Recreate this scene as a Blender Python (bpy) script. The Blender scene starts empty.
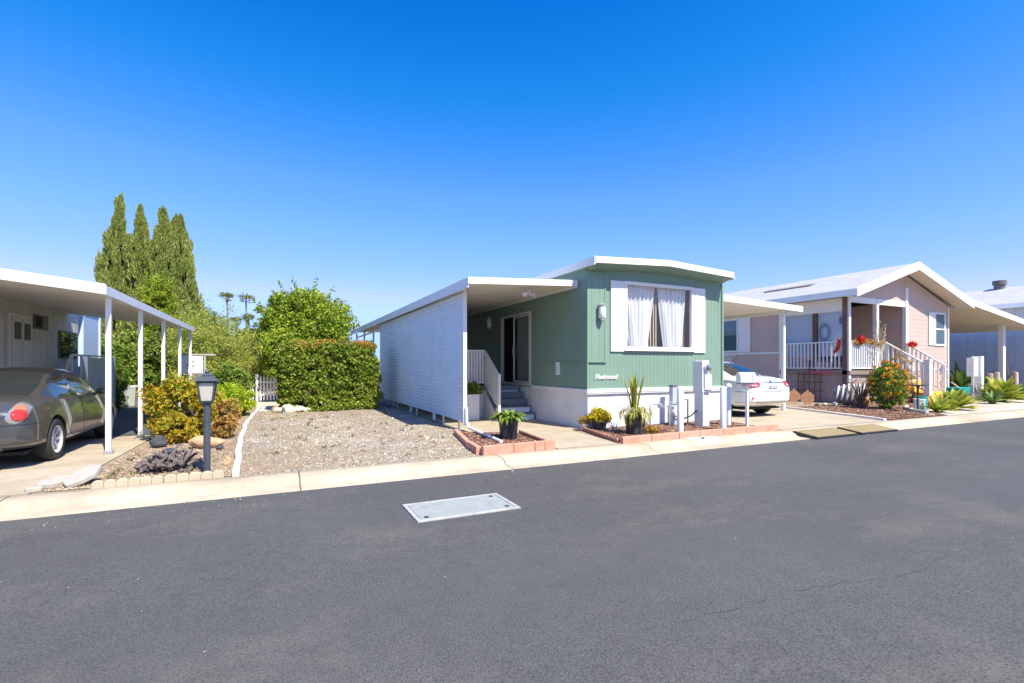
import bpy, math, random
import numpy as np
from mathutils import Vector, Matrix
from mathutils.bvhtree import BVHTree
SC = bpy.context.scene
COL = SC.collection
rnd = random.Random(11)
npr = np.random.RandomState(11)
R = math.radians
PI = math.pi

# ------------------------------------------------------------------ helpers
def wloc(o):
    p = Vector((0, 0, 0))
    while o is not None:
        p += o.location
        o = o.parent
    return p

def tag(o, label=None, cat=None, group=None, kind=None):
    if label: o['label'] = label
    if cat: o['category'] = cat
    if group: o['group'] = group
    if kind: o['kind'] = kind
    return o

def thing(name, label, cat, loc=(0, 0, 0), group=None):
    o = bpy.data.objects.new(name, None)
    o.empty_display_size = 0.2
    COL.objects.link(o)
    o.location = loc
    return tag(o, label, cat, group)

def copy_tree(o, parent=None):
    c = o.copy()
    COL.objects.link(c)
    if parent is not None:
        c.parent = parent
    for ch in list(o.children):
        copy_tree(ch, c)
    return c

class MB:
    def __init__(s):
        s.v = []; s.f = []; s.m = []
    def add(s, vs, fs, mi=0):
        b = len(s.v)
        s.v.extend([tuple(p) for p in vs])
        for f in fs:
            s.f.append([b + i for i in f]); s.m.append(mi)
        return s
    def box(s, x0, x1, y0, y1, z0, z1, mi=0):
        vs = [(x, y, z) for z in (z0, z1) for y in (y0, y1) for x in (x0, x1)]
        return s.add(vs, [(0, 2, 3, 1), (4, 5, 7, 6), (0, 1, 5, 4), (2, 6, 7, 3), (0, 4, 6, 2), (1, 3, 7, 5)], mi)
    def obox(s, c, size, rz=0, rx=0, ry=0, mi=0):
        M = Matrix.Translation(c) @ Matrix.Rotation(rz, 4, 'Z') @ Matrix.Rotation(ry, 4, 'Y') @ Matrix.Rotation(rx, 4, 'X')
        hx, hy, hz = size[0] / 2, size[1] / 2, size[2] / 2
        vs = [M @ Vector((x, y, z)) for z in (-hz, hz) for y in (-hy, hy) for x in (-hx, hx)]
        return s.add(vs, [(0, 2, 3, 1), (4, 5, 7, 6), (0, 1, 5, 4), (2, 6, 7, 3), (0, 4, 6, 2), (1, 3, 7, 5)], mi)
    def bar(s, a, b, w, h, mi=0, up=(0, 0, 1)):
        a = Vector(a); b = Vector(b); d = (b - a).normalized()
        u = Vector(up)
        sd = d.cross(u)
        if sd.length < 1e-4: sd = d.cross(Vector((0, 1, 0)))
        sd.normalize(); u = sd.cross(d).normalized()
        vs = []
        for p in (a, b):
            for q in (-1, 1):
                for r_ in (-1, 1):
                    vs.append(p + sd * (w / 2 * q) + u * (h / 2 * r_))
        return s.add(vs, [(0, 1, 3, 2), (4, 6, 7, 5), (0, 4, 5, 1), (2, 3, 7, 6), (0, 2, 6, 4), (1, 5, 7, 3)], mi)
    def tube(s, pts, r, n=8, cap=True, mi=0):
        pts = [Vector(p) for p in pts]
        rs = r if isinstance(r, (list, tuple)) else [r] * len(pts)
        rings = []; ref = None
        for i, p in enumerate(pts):
            d = (pts[min(i + 1, len(pts) - 1)] - pts[max(i - 1, 0)])
            if d.length < 1e-9: d = Vector((0, 0, 1))
            d.normalize()
            if ref is None:
                ref = Vector((1, 0, 0)) if abs(d.x) < .8 else Vector((0, 1, 0))
            x = (ref - d * ref.dot(d)).normalized(); ref = x
            y = d.cross(x)
            rings.append([p + (x * math.cos(2 * PI * k / n) + y * math.sin(2 * PI * k / n)) * rs[i] for k in range(n)])
        vs = [q for rg in rings for q in rg]; fs = []
        for i in range(len(pts) - 1):
            for k in range(n):
                k2 = (k + 1) % n
                fs.append((i * n + k, i * n + k2, (i + 1) * n + k2, (i + 1) * n + k))
        if cap:
            fs.append(tuple(range(n - 1, -1, -1)))
            fs.append(tuple((len(pts) - 1) * n + k for k in range(n)))
        return s.add(vs, fs, mi)
    def lathe(s, prof, c=(0, 0, 0), n=20, mi=0, axis='Z', cap=True):
        vs = []; fs = []
        for (r, z) in prof:
            for k in range(n):
                a = 2 * PI * k / n
                p = (r * math.cos(a), r * math.sin(a), z)
                if axis == 'X': p = (z, p[0], p[1])
                if axis == 'Y': p = (p[0], z, p[1])
                vs.append((p[0] + c[0], p[1] + c[1], p[2] + c[2]))
        for i in range(len(prof) - 1):
            for k in range(n):
                k2 = (k + 1) % n
                fs.append((i * n + k, i * n + k2, (i + 1) * n + k2, (i + 1) * n + k))
        if cap:
            if prof[0][0] > 1e-4: fs.append(tuple(range(n - 1, -1, -1)))
            if prof[-1][0] > 1e-4: fs.append(tuple((len(prof) - 1) * n + k for k in range(n)))
        return s.add(vs, fs, mi)
    def prism(s, poly, vec, mi=0):
        n = len(poly); v = Vector(vec)
        vs = [Vector(p) for p in poly] + [Vector(p) + v for p in poly]
        fs = [tuple(range(n - 1, -1, -1)), tuple(range(n, 2 * n))]
        for k in range(n):
            k2 = (k + 1) % n
            fs.append((k, k2, n + k2, n + k))
        return s.add(vs, fs, mi)
    def rock(s, c, size, seed=0, rz=0, mi=0, sub=2, rough=.22):
        rr = random.Random(seed)
        import bmesh
        bm = bmesh.new()
        bmesh.ops.create_icosphere(bm, subdivisions=sub, radius=1)
        ph = [(Vector((rr.uniform(-1, 1), rr.uniform(-1, 1), rr.uniform(-1, 1))).normalized(), rr.uniform(.35, .9), rr.uniform(.5, 1)) for _ in range(9)]
        vs = []
        for v in bm.verts:
            d = v.co.normalized(); k = 1.0
            for (n_, lim, st) in ph:
                t = d.dot(n_)
                if t > lim: k -= (t - lim) * st * .6
            k += rough * .3 * math.sin(7 * d.x + seed) * math.sin(6 * d.y + 2 * seed) * math.sin(5 * d.z + seed)
            p = Vector((d.x * k * size[0] / 2, d.y * k * size[1] / 2, d.z * k * size[2] / 2))
            p = Matrix.Rotation(rz, 3, 'Z') @ p
            vs.append(p + Vector(c))
        fs = [tuple(v.index for v in f.verts) for f in bm.faces]
        bm.free()
        return s.add(vs, fs, mi)
    def grooved(s, a, b, z0, z1, pitch=.1, gw=.012, gd=.008, mi=0, flip=False, th=0.0):
        """vertical-grooved siding sheet from a to b (xy); outside is to the right of a->b unless flip"""
        a = Vector((a[0], a[1], 0)); b = Vector((b[0], b[1], 0))
        L = (b - a).length; d = (b - a) / L
        n = Vector((d.y, -d.x, 0))
        if flip: n = -n
        pts = [(0, 0)]
        x = pitch * .5
        while x + gw < L:
            pts += [(x, 0), (x + gw * .25, -gd), (x + gw * .75, -gd), (x + gw, 0)]
            x += pitch
        pts.append((L, 0))
        vs = []; fs = []
        for (t, o) in pts:
            p = a + d * t + n * o
            vs += [(p.x, p.y, z0), (p.x, p.y, z1)]
        for i in range(len(pts) - 1):
            q = (2 * i, 2 * i + 2, 2 * i + 3, 2 * i + 1)
            fs.append(q if not flip else q[::-1])
        return s.add(vs, fs, mi)
    def lap(s, a, b, z0, z1, pitch=.15, dep=.018, mi=0, flip=False):
        """horizontal lap siding from a to b (xy)"""
        a = Vector((a[0], a[1], 0)); b = Vector((b[0], b[1], 0))
        d = (b - a).normalized(); n = Vector((d.y, -d.x, 0))
        if flip: n = -n
        k = max(1, round((z1 - z0) / pitch)); h = (z1 - z0) / k
        pr = []
        for i in range(k):
            pr += [(z0 + i * h, dep), (z0 + (i + 1) * h - .004, .001)]
        vs = []; fs = []
        for (z, o) in pr:
            for p in (a, b):
                q = p + n * o
                vs.append((q.x, q.y, z))
        for i in range(len(pr) - 1):
            q = (2 * i, 2 * i + 1, 2 * i + 3, 2 * i + 2)
            fs.append(q if not flip else q[::-1])
        return s.add(vs, fs, mi)
    def build(s, name, mats, parent=None, origin=None, bevel=0, smooth=False, seg=2, subsurf=0):
        off = wloc(parent) if parent is not None else Vector(origin or (0, 0, 0))
        me = bpy.data.meshes.new(name)
        me.from_pydata([(x - off.x, y - off.y, z - off.z) for (x, y, z) in s.v], [], s.f)
        if not isinstance(mats, (list, tuple)): mats = [mats]
        for m in mats: me.materials.append(m)
        if len(mats) > 1: me.polygons.foreach_set('material_index', s.m)
        if smooth: me.polygons.foreach_set('use_smooth', [True] * len(s.f))
        me.update()
        if smooth: me.set_sharp_from_angle(angle=R(42))
        o = bpy.data.objects.new(name, me)
        COL.objects.link(o)
        if parent is not None: o.parent = parent
        else: o.location = off
        if bevel:
            md = o.modifiers.new('Bevel', 'BEVEL'); md.width = bevel; md.segments = seg
            md.limit_method = 'ANGLE'; md.angle_limit = R(40)
        if subsurf:
            md = o.modifiers.new('Sub', 'SUBSURF'); md.levels = subsurf; md.render_levels = subsurf
        return o

def np_mesh(name, V, F, mat, parent=None, origin=None, smooth=False):
    """V (n,3), F (m,k) arrays"""
    off = np.array(wloc(parent) if parent is not None else (origin or (0, 0, 0)), dtype=np.float64)
    V = np.asarray(V, dtype=np.float64) - off
    me = bpy.data.meshes.new(name)
    n, k = F.shape
    me.vertices.add(len(V)); me.vertices.foreach_set('co', V.astype(np.float32).ravel())
    me.loops.add(n * k); me.loops.foreach_set('vertex_index', F.astype(np.int32).ravel())
    me.polygons.add(n)
    me.polygons.foreach_set('loop_start', np.arange(0, n * k, k, dtype=np.int32))
    try: me.polygons.foreach_set('loop_total', np.full(n, k, dtype=np.int32))
    except Exception: pass
    me.polygons.foreach_set('use_smooth', np.full(n, smooth))
    me.materials.append(mat)
    me.update(calc_edges=True); me.validate()
    o = bpy.data.objects.new(name, me)
    COL.objects.link(o)
    if parent is not None: o.parent = parent
    else: o.location = off
    return o

def unit(n):
    v = npr.normal(size=(n, 3)); return v / np.linalg.norm(v, axis=1, keepdims=True)

def leaves(P, size, aspect=.55, axis=None, axis_w=0.0, var=.35):
    """rhombic leaves at points P -> V,F"""
    n = len(P)
    a = unit(n)
    if axis is not None:
        a = a * (1 - axis_w) + np.asarray(axis) * axis_w
        a /= np.linalg.norm(a, axis=1, keepdims=True)
    b = np.cross(a, unit(n)); b /= np.linalg.norm(b, axis=1, keepdims=True) + 1e-9
    c = np.cross(a, b)
    L = size * (1 + var * npr.uniform(-1, 1, size=(n, 1)))
    W = L * aspect
    V = np.stack([P - a * L / 2, P + b * W / 2 + c * W * .12, P + a * L / 2, P - b * W / 2 + c * W * .12], axis=1).reshape(-1, 3)
    F = np.arange(n * 4).reshape(n, 4)
    return V, F

def blob_points(center, rad, n, inner=.55):
    u = unit(n)
    r = (inner ** 3 + (1 - inner ** 3) * npr.uniform(size=(n, 1))) ** (1 / 3)
    return np.asarray(center) + u * r * np.asarray(rad)

def crown_points(center, rad, nblob, brad, per, squash=1.0, zmin=None, seedjit=.25):
    """clumpy crown: leaf clumps spread over and inside an ellipsoid"""
    out = []
    c = np.asarray(center, float); rad = np.asarray(rad, float)
    for i in range(nblob):
        d = unit(1)[0]
        k = npr.uniform(.45, 1.0) ** .5 * (1 + npr.uniform(-seedjit, seedjit) * .5)
        p = c + d * rad * k
        br = brad * npr.uniform(.6, 1.3)
        out.append(blob_points(p, (br, br, br * squash), per, .2))
    P = np.concatenate(out)
    if zmin is not None: P = P[P[:, 2] > zmin]
    return P

# ------------------------------------------------------------------ materials
def srgb(r, g, b):
    f = lambda c: (c / 255 / 12.92) if c / 255 <= .04045 else ((c / 255 + .055) / 1.055) ** 2.4
    return (f(r), f(g), f(b))

class N:
    def __init__(s, name):
        s.m = bpy.data.materials.new(name); s.m.use_nodes = True
        s.t = s.m.node_tree; s.b = s.t.nodes['Principled BSDF']
        s.out = s.t.nodes['Material Output']
    def n(s, typ, **kw):
        x = s.t.nodes.new(typ)
        for k, v in kw.items():
            if k in x.inputs: x.inputs[k].default_value = v
            else: setattr(x, k, v)
        return x
    def l(s, a, b): s.t.links.new(a, b)
    def pos(s):
        return s.n('ShaderNodeTexCoord').outputs['Object']
    def noise(s, scale, detail=4, rough=.55, vec=None, stretch=None):
        x = s.n('ShaderNodeTexNoise'); x.inputs['Scale'].default_value = scale
        x.inputs['Detail'].default_value = detail; x.inputs['Roughness'].default_value = rough
        v = vec or s.pos()
        if stretch:
            mp = s.n('ShaderNodeMapping'); mp.inputs['Scale'].default_value = stretch
            s.l(v, mp.inputs['Vector']); v = mp.outputs['Vector']
        s.l(v, x.inputs['Vector'])
        return x.outputs['Fac']
    def ramp(s, fac, stops):
        r = s.n('ShaderNodeValToRGB')
        e = r.color_ramp.elements
        while len(e) > 1: e.remove(e[-1])
        e[0].position = stops[0][0]; e[0].color = (*stops[0][1], 1)
        for p, c in stops[1:]:
            q = e.new(p); q.color = (*c, 1)
        s.l(fac, r.inputs['Fac'])
        return r.outputs['Color']
    def mix(s, fac, a, b, blend='MIX'):
        x = s.n('ShaderNodeMix', data_type='RGBA', blend_type=blend)
        for sock, v in ((x.inputs[0], fac), (x.inputs[6], a), (x.inputs[7], b)):
            if isinstance(v, (int, float)): sock.default_value = v
            elif isinstance(v, tuple): sock.default_value = (*v, 1)
            else: s.l(v, sock)
        return x.outputs[2]
    def math(s, op, a, b=None, c=None):
        x = s.n('ShaderNodeMath', operation=op)
        for i, v in enumerate((a, b, c)):
            if v is None: continue
            if isinstance(v, (int, float)): x.inputs[i].default_value = v
            else: s.l(v, x.inputs[i])
        return x.outputs[0]
    def bump(s, h, strength=.3, dist=.01):
        x = s.n('ShaderNodeBump'); x.inputs['Strength'].default_value = strength; x.inputs['Distance'].default_value = dist
        s.l(h, x.inputs['Height']); s.l(x.outputs['Normal'], s.b.inputs['Normal'])
    def set(s, **kw):
        for k, v in kw.items():
            k = k.replace('_', ' ')
            if isinstance(v, (int, float)): s.b.inputs[k].default_value = v
            elif isinstance(v, tuple): s.b.inputs[k].default_value = (*v, 1)
            else: s.l(v, s.b.inputs[k])

def mat(name, col, rough=.6, var=.10, scale=3, bump=0, bscale=60, bdist=.004, metal=0, coat=0, spec=.5, dirt=None, dscale=1.5, damt=.4):
    q = N(name)
    f = q.noise(scale, 5, .6)
    lo = tuple(c * (1 - var) for c in col); hi = tuple(min(1, c * (1 + var)) for c in col)
    c = q.ramp(f, [(.3, lo), (.7, hi)])
    if dirt:
        g = q.noise(dscale, 6, .65)
        g = q.ramp(g, [(.5, (0, 0, 0)), (.75, (damt,) * 3)])
        c = q.mix(g, c, dirt)
    q.set(Base_Color=c, Roughness=rough, Metallic=metal, Coat_Weight=coat, Specular_IOR_Level=spec)
    if bump: q.bump(q.noise(bscale, 4, .6), bump, bdist)
    return q.m

def leafmat(name, cols, trans=.35, rough=.5):
    q = N(name)
    g = q.n('ShaderNodeNewGeometry')
    st = [(i / max(1, len(cols) - 1), c) for i, c in enumerate(cols)]
    c = q.ramp(g.outputs['Random Per Island'], st)
    big = q.noise(1.2, 2)
    c = q.mix(q.ramp(big, [(.35, (0, 0, 0)), (.7, (.5, .5, .5))]), c, cols[-1])
    q.set(Base_Color=c, Roughness=rough, Specular_IOR_Level=.3)
    tr = q.n('ShaderNodeBsdfTranslucent'); q.l(c, tr.inputs['Color'])
    mx = q.n('ShaderNodeMixShader'); mx.inputs[0].default_value = trans
    q.l(q.b.outputs[0], mx.inputs[1]); q.l(tr.outputs[0], mx.inputs[2])
    q.l(mx.outputs[0], q.out.inputs['Surface'])
    return q.m

def glassmat(name, tint=(.02, .025, .03), rough=.03, alpha=None):
    q = N(name)
    q.set(Base_Color=tint, Roughness=rough, Specular_IOR_Level=.8, Coat_Weight=.6, Coat_Roughness=.02)
    if alpha is not None:
        tr = q.n('ShaderNodeBsdfTransparent'); gl = q.n('ShaderNodeBsdfGlossy'); gl.inputs['Roughness'].default_value = .01
        fr = q.n('ShaderNodeLayerWeight'); fr.inputs['Blend'].default_value = .5
        f = q.math('ADD', q.math('MULTIPLY', q.math('POWER', fr.outputs['Facing'], 4.0), .7), alpha)
        mx = q.n('ShaderNodeMixShader'); q.l(f, mx.inputs[0]); q.l(tr.outputs[0], mx.inputs[1]); q.l(gl.outputs[0], mx.inputs[2])
        q.l(mx.outputs[0], q.out.inputs['Surface'])
    return q.m

def make_text(body, size, depth, mat_, M, parent, name='lettering', shear=0, off=0.0, bold=0):
    cu = bpy.data.curves.new(name, 'FONT'); cu.body = body; cu.size = size; cu.extrude = depth
    cu.align_x = 'CENTER'; cu.align_y = 'CENTER'; cu.shear = shear; cu.offset = bold
    t = bpy.data.objects.new('tmp_text', cu); COL.objects.link(t)
    bpy.context.view_layer.update()
    me = bpy.data.meshes.new_from_object(t.evaluated_get(bpy.context.evaluated_depsgraph_get()))
    bpy.data.objects.remove(t)
    me.name = name
    o0 = wloc(parent)
    for v in me.vertices: v.co = (M @ v.co) - o0
    me.materials.clear(); me.materials.append(mat_)
    o = bpy.data.objects.new(name, me); COL.objects.link(o); o.parent = parent
    return o

FRONT = Matrix(((1, 0, 0, 0), (0, 0, -1, 0), (0, 1, 0, 0), (0, 0, 0, 1)))     # reads towards -Y
LEFTF = Matrix(((0, 0, -1, 0), (-1, 0, 0, 0), (0, 1, 0, 0), (0, 0, 0, 1)))     # reads towards -X

# palette
M_white = mat('white paint', (.78, .78, .77), .45, .04, 2)
M_whiteskirt = mat('white vinyl', (.74, .74, .73), .5, .06, 1.2, dirt=(.46, .40, .32), dscale=1.6, damt=.4)
M_green = mat('sage green paint', (.19, .292, .225), .55, .06, 1.0, bump=.12, bscale=90, dirt=(.215, .30, .235), dscale=.9, damt=.5)
M_roofwhite = mat('white coated roof', (.72, .72, .70), .5, .06, .8, dirt=(.45, .43, .4), dscale=.7, damt=.35)
M_siding = mat('pale blue white aluminium siding', (.66, .75, .84), .38, .04, 1.5)
M_soffit = mat('cream soffit panel', (.78, .73, .65), .55, .06, 1.0)
M_dark = mat('dark interior', (.012, .012, .013), .8, .1)
M_black = mat('black plastic', (.018, .018, .02), .45, .15, 6)
M_rubber = mat('tyre rubber', (.022, .022, .023), .75, .15, 20, bump=.2, bscale=80)
M_grey = mat('grey painted step', (.16, .18, .21), .6, .1, 3)
M_metal = mat('galvanised metal', (.48, .50, .52), .4, .1, 8, metal=.7)
M_utility = mat('utility grey paint', (.66, .67, .69), .45, .05, 4)
M_glass = glassmat('window glass', alpha=.06)
M_darkglass = glassmat('dark glass', (.02, .028, .035))
M_brick = mat('terracotta edging block', (.56, .27, .185), .85, .14, 9, bump=.5, bscale=70, dirt=(.55, .42, .36), dscale=5, damt=.4)
M_bark = mat('bark', (.14, .09, .055), .9, .3, 8, bump=.6, bscale=30, bdist=.02)
M_wood = mat('brown wood', (.20, .10, .055), .7, .2, 6)
# ================================================================== setting: ground, road, kerb, drives
# --- materials
q = N('asphalt')
n1 = q.noise(.30, 5, .6); n2 = q.noise(75, 3, .75); n3 = q.noise(.55, 7, .75, stretch=(.6, 1.1, 1)); n4 = q.noise(120, 2, .5); n5 = q.noise(6, 6, .75)
c = q.ramp(n1, [(.3, (.084, .083, .086)), (.7, (.110, .109, .112))])
c = q.mix(q.ramp(n3, [(.50, (0, 0, 0)), (.72, (.75, .75, .75))]), c, (.17, .155, .125))
c = q.mix(q.ramp(n5, [(.35, (.35, .35, .35)), (.55, (0, 0, 0))]), c, (.060, .058, .058))
c = q.mix(q.ramp(n2, [(.36, (.85, .85, .85)), (.52, (0, 0, 0))]), c, (.040, .039, .040))
c = q.mix(q.ramp(n2, [(.54, (0, 0, 0)), (.70, (.6, .6, .6))]), c, (.13, .128, .125))
c = q.mix(q.ramp(n4, [(.66, (0, 0, 0)), (.72, (.6, .6, .6))]), c, (.26, .25, .235))
q.set(Base_Color=c, Roughness=.8, Specular_IOR_Level=.25)
q.bump(n2, .7, .006)
M_asphalt = q.m

def concrete(name, base, joint=None, jaxis=0, stain=(.27, .205, .135), samt=.6):
    q = N(name)
    n1 = q.noise(.9, 6, .65); n2 = q.noise(7, 5, .7); n3 = q.noise(140, 2)
    lo = tuple(x * .88 for x in base); hi = tuple(min(1, x * 1.08) for x in base)
    c = q.ramp(n2, [(.3, lo), (.7, hi)])
    c = q.mix(q.ramp(n1, [(.44, (0, 0, 0)), (.68, (samt,) * 3)]), c, stain)
    c = q.mix(q.ramp(n3, [(.35, (.35,) * 3), (.55, (0, 0, 0))]), c, tuple(x * .6 for x in base))
    if joint:
        sp = q.n('ShaderNodeSeparateXYZ'); q.l(q.pos(), sp.inputs[0])
        m = q.math('PINGPONG', q.math('ADD', sp.outputs[jaxis], 100.35), joint)
        c = q.mix(q.math('MULTIPLY', q.math('LESS_THAN', m, .011), .85), c, (.10, .085, .065))
    q.set(Base_Color=c, Roughness=.8, Specular_IOR_Level=.3)
    q.bump(q.noise(120, 4, .6), .25, .003)
    return q.m
M_kerb = concrete('kerb concrete', (.52, .445, .335), 3.05 / 2, 0)
M_drive = concrete('drive concrete', (.47, .40, .30), 3.6 / 2, 1)
M_path = concrete('path concrete', (.55, .50, .43))

q = N('bare earth')
c = q.ramp(q.noise(2.2, 6, .7), [(.3, (.20, .145, .10)), (.7, (.34, .26, .185))])
c = q.mix(q.ramp(q.noise(45, 3), [(.5, (0, 0, 0)), (.62, (.6,) * 3)]), c, (.40, .34, .27))
q.set(Base_Color=c, Roughness=.95, Specular_IOR_Level=.15); q.bump(q.noise(40, 5, .7), .8, .02)
M_earth = q.m

q = N('gravel bed')
v = q.n('ShaderNodeTexVoronoi'); v.inputs['Scale'].default_value = 38; q.l(q.pos(), v.inputs['Vector'])
sx = q.n('ShaderNodeSeparateColor'); q.l(v.outputs['Color'], sx.inputs[0])
c = q.ramp(sx.outputs[0], [(0, (.14, .115, .09)), (.45, (.28, .225, .165)), (.8, (.39, .335, .255)), (1, (.48, .46, .43))])
big = q.noise(.8, 5, .65)
c = q.mix(q.ramp(big, [(.42, (.0,) * 3), (.62, (.9,) * 3)]), c, (.31, .225, .14))
q.set(Base_Color=c, Roughness=.9, Specular_IOR_Level=.2)
q.bump(v.outputs['Distance'], .9, .015)
M_gravel = q.m
q = N('gravel stones')
g = q.n('ShaderNodeNewGeometry')
c = q.ramp(g.outputs['Random Per Island'], [(0, (.11, .09, .07)), (.35, (.25, .20, .14)), (.65, (.38, .32, .235)), (.88, (.50, .445, .35)), (1, (.60, .58, .55))])
q.set(Base_Color=c, Roughness=.85); M_stones = q.m
q = N('white gravel stones')
g = q.n('ShaderNodeNewGeometry')
c = q.ramp(g.outputs['Random Per Island'], [(0, (.22, .20, .17)), (.5, (.38, .345, .29)), (1, (.62, .58, .51))])
q.set(Base_Color=c, Roughness=.85); M_whitestones = q.m
q = N('brown stones')
g = q.n('ShaderNodeNewGeometry')
c = q.ramp(g.outputs['Random Per Island'], [(0, (.15, .10, .06)), (.5, (.36, .265, .175)), (1, (.54, .46, .36))])
q.set(Base_Color=c, Roughness=.9); M_bstones = q.m
q = N('bark mulch chips')
g = q.n('ShaderNodeNewGeometry')
c = q.ramp(g.outputs['Random Per Island'], [(0, (.05, .022, .014)), (.5, (.17, .075, .045)), (.85, (.30, .17, .11)), (1, (.45, .33, .25))])
q.set(Base_Color=c, Roughness=.9); M_chip = q.m
M_mulch = mat('mulch base', (.12, .06, .038), .95, .35, 25, bump=.8, bscale=45, bdist=.02)

def strip(name, prof, x0, x1, m, nx=1):
    """profile [(y,z)] swept along X"""
    b = MB(); xs = [x0 + (x1 - x0) * i / nx for i in range(nx + 1)]
    vs = [(x, y, z) for x in xs for (y, z) in prof]; k = len(prof)
    fs = [(i * k + j, (i + 1) * k + j, (i + 1) * k + j + 1, i * k + j + 1) for i in range(nx) for j in range(k - 1)]
    b.add(vs, fs)
    o = b.build(name, m)
    for p in o.data.polygons: p.use_smooth = True
    return tag(o, kind='structure')

def sheet(name, poly, z, m):
    b = MB(); b.add([(x, y, z) for x, y in poly], [tuple(range(len(poly)))])
    return tag(b.build(name, m), kind='structure')

strip('ground', [(-600, -.16), (-4.6, -.16), (-4.5, -.13), (7.1, -.13), (7.4, -.012), (900, -.012)], -900, 900, M_earth)
strip('road', [(-4.2, -.12), (-1, -.085), (1.5, -.075), (4.5, -.085), (6.87, -.108)], -160, 200, M_asphalt)
strip('kerb', [(6.86, -.112), (6.90, -.100), (7.08, -.098), (7.16, -.085), (7.24, -.03), (7.30, -.010), (7.44, .0), (7.60, .004), (7.615, -.02)], -60, 90, M_kerb)
strip('far_kerb', [(-4.9, .0), (-4.62, -.01), (-4.45, -.09), (-4.15, -.105)], -60, 90, M_kerb)

sheet('driveway', [(-9, 7.6), (-2.62, 7.6), (-2.36, 9.2), (-2.30, 13.0), (-9, 13.0)], .0, M_drive)
M_drive2 = mat('old asphalt drive', (.075, .076, .08), .85, .2, 3, bump=.3, bscale=120)
sheet('asphalt_driveway', [(-9, 13.0), (-2.30, 13.0), (-2.30, 22.5), (-9, 22.5)], .0, M_drive2)
sheet('patio', [(4.62, 7.6), (6.02, 7.6), (6.20, 9.62), (6.62, 9.62), (6.62, 27), (3.95, 27), (3.95, 10.45), (4.83, 9.72)], .0, M_drive)
sheet('carport_drive', [(10.72, 7.6), (15.2, 7.6), (16.4, 11.4), (16.6, 26), (11.02, 26), (11.02, 9.62), (10.72, 9.2)], .0, M_drive)
sheet('right_driveway', [(18.4, 7.6), (36, 7.6), (36, 9.2), (33.5, 10.6), (28.6, 10.6), (28.3, 24), (28.25, 11.4), (24.8, 9.9), (20.6, 9.2), (19.0, 8.5)], .0, M_path)
sheet('gravel_lot', [(-.47, 7.6), (3.05, 7.6), (3.62, 10.5), (3.85, 10.6), (3.85, 18.2), (-.5, 18.2), (-.68, 14), (-.62, 9.5)], -.002, M_gravel)
sheet('garden_path', [(-.55, 18.2), (.35, 18.2), (.32, 24.0), (-.75, 24.0)], .0, M_path)
M_rightbed = sheet('mulch_ground', [(15.3, 7.62), (18.4, 7.62), (20.0, 9.0), (24.5, 10.2), (24.5, 11.7), (16.45, 11.7), (16.4, 11.4)], .0, M_mulch)
sheet('mulch_ground', [(3.2, 7.62), (4.55, 7.72), (4.80, 9.70), (3.72, 10.4)], .03, M_mulch)
sheet('mulch_ground', [(6.12, 7.55), (10.55, 7.65), (10.95, 9.58), (6.5, 9.58)], .03, M_mulch)
sheet('mulch_ground', [(20.2, 9.15), (28.2, 10.7), (36, 10.7), (36, 12.3), (28.3, 12.3), (24.8, 10.6)], .004, M_mulch)

# --- white concrete strips edging the lots (individual, each slightly crooked)
def ribbon(name, pts, w, h, m, label, cat, group=None):
    b = MB(); k = len(pts); vs = []
    for i, (x, y) in enumerate(pts):
        a = Vector(pts[max(0, i - 1)]); c_ = Vector(pts[min(k - 1, i + 1)]); d = (c_ - a).normalized(); n = Vector((d.y, -d.x))
        for s_, z in ((-1, -.02), (-1, h), (1, h), (1, -.02)):
            vs.append((x + n.x * s_ * w / 2, y + n.y * s_ * w / 2, z + rnd.uniform(-.006, .006)))
    fs = [(4 * i + j, 4 * i + 4 + j, 4 * i + 5 + j, 4 * i + 1 + j) for i in range(k - 1) for j in range(3)]
    fs += [(0, 1, 2, 3), tuple(4 * (k - 1) + j for j in (3, 2, 1, 0))]
    b.add(vs, fs)
    o = b.build(name, m, origin=(pts[0][0], pts[0][1], 0), bevel=.012)
    return tag(o, label, cat, group)
M_whiteedge = mat('whitewashed concrete', (.66, .63, .57), .85, .12, 9, bump=.5, bscale=40, dirt=(.4, .33, .25), dscale=4, damt=.4)
ribbon('concrete_edging', [(-.48 + rnd.uniform(-.02, .02) - .17 * math.sin(PI * min(1, max(0, (y - 7.6) / 12))), y) for y in np.arange(7.62, 20.9, .6)], .09, .07, M_whiteedge,
       'long whitewashed concrete strip between the gravel lot and the shrub garden', 'garden edging')
ribbon('concrete_edging', [(15.05, 7.64), (15.5, 8.7), (15.95, 10), (16.35, 11.2), (16.42, 11.9)], .09, .06, M_whiteedge,
       'white kerb strip between the white sedan\'s drive and the pink house bed', 'garden edging')
ribbon('concrete_edging', [(18.38, 8.15), (18.9, 8.75), (19.6, 9.3), (20.6, 9.75)], .10, .09, M_whiteedge,
       'short white edging strip by the green plant stand and white pot', 'garden edging')

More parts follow.
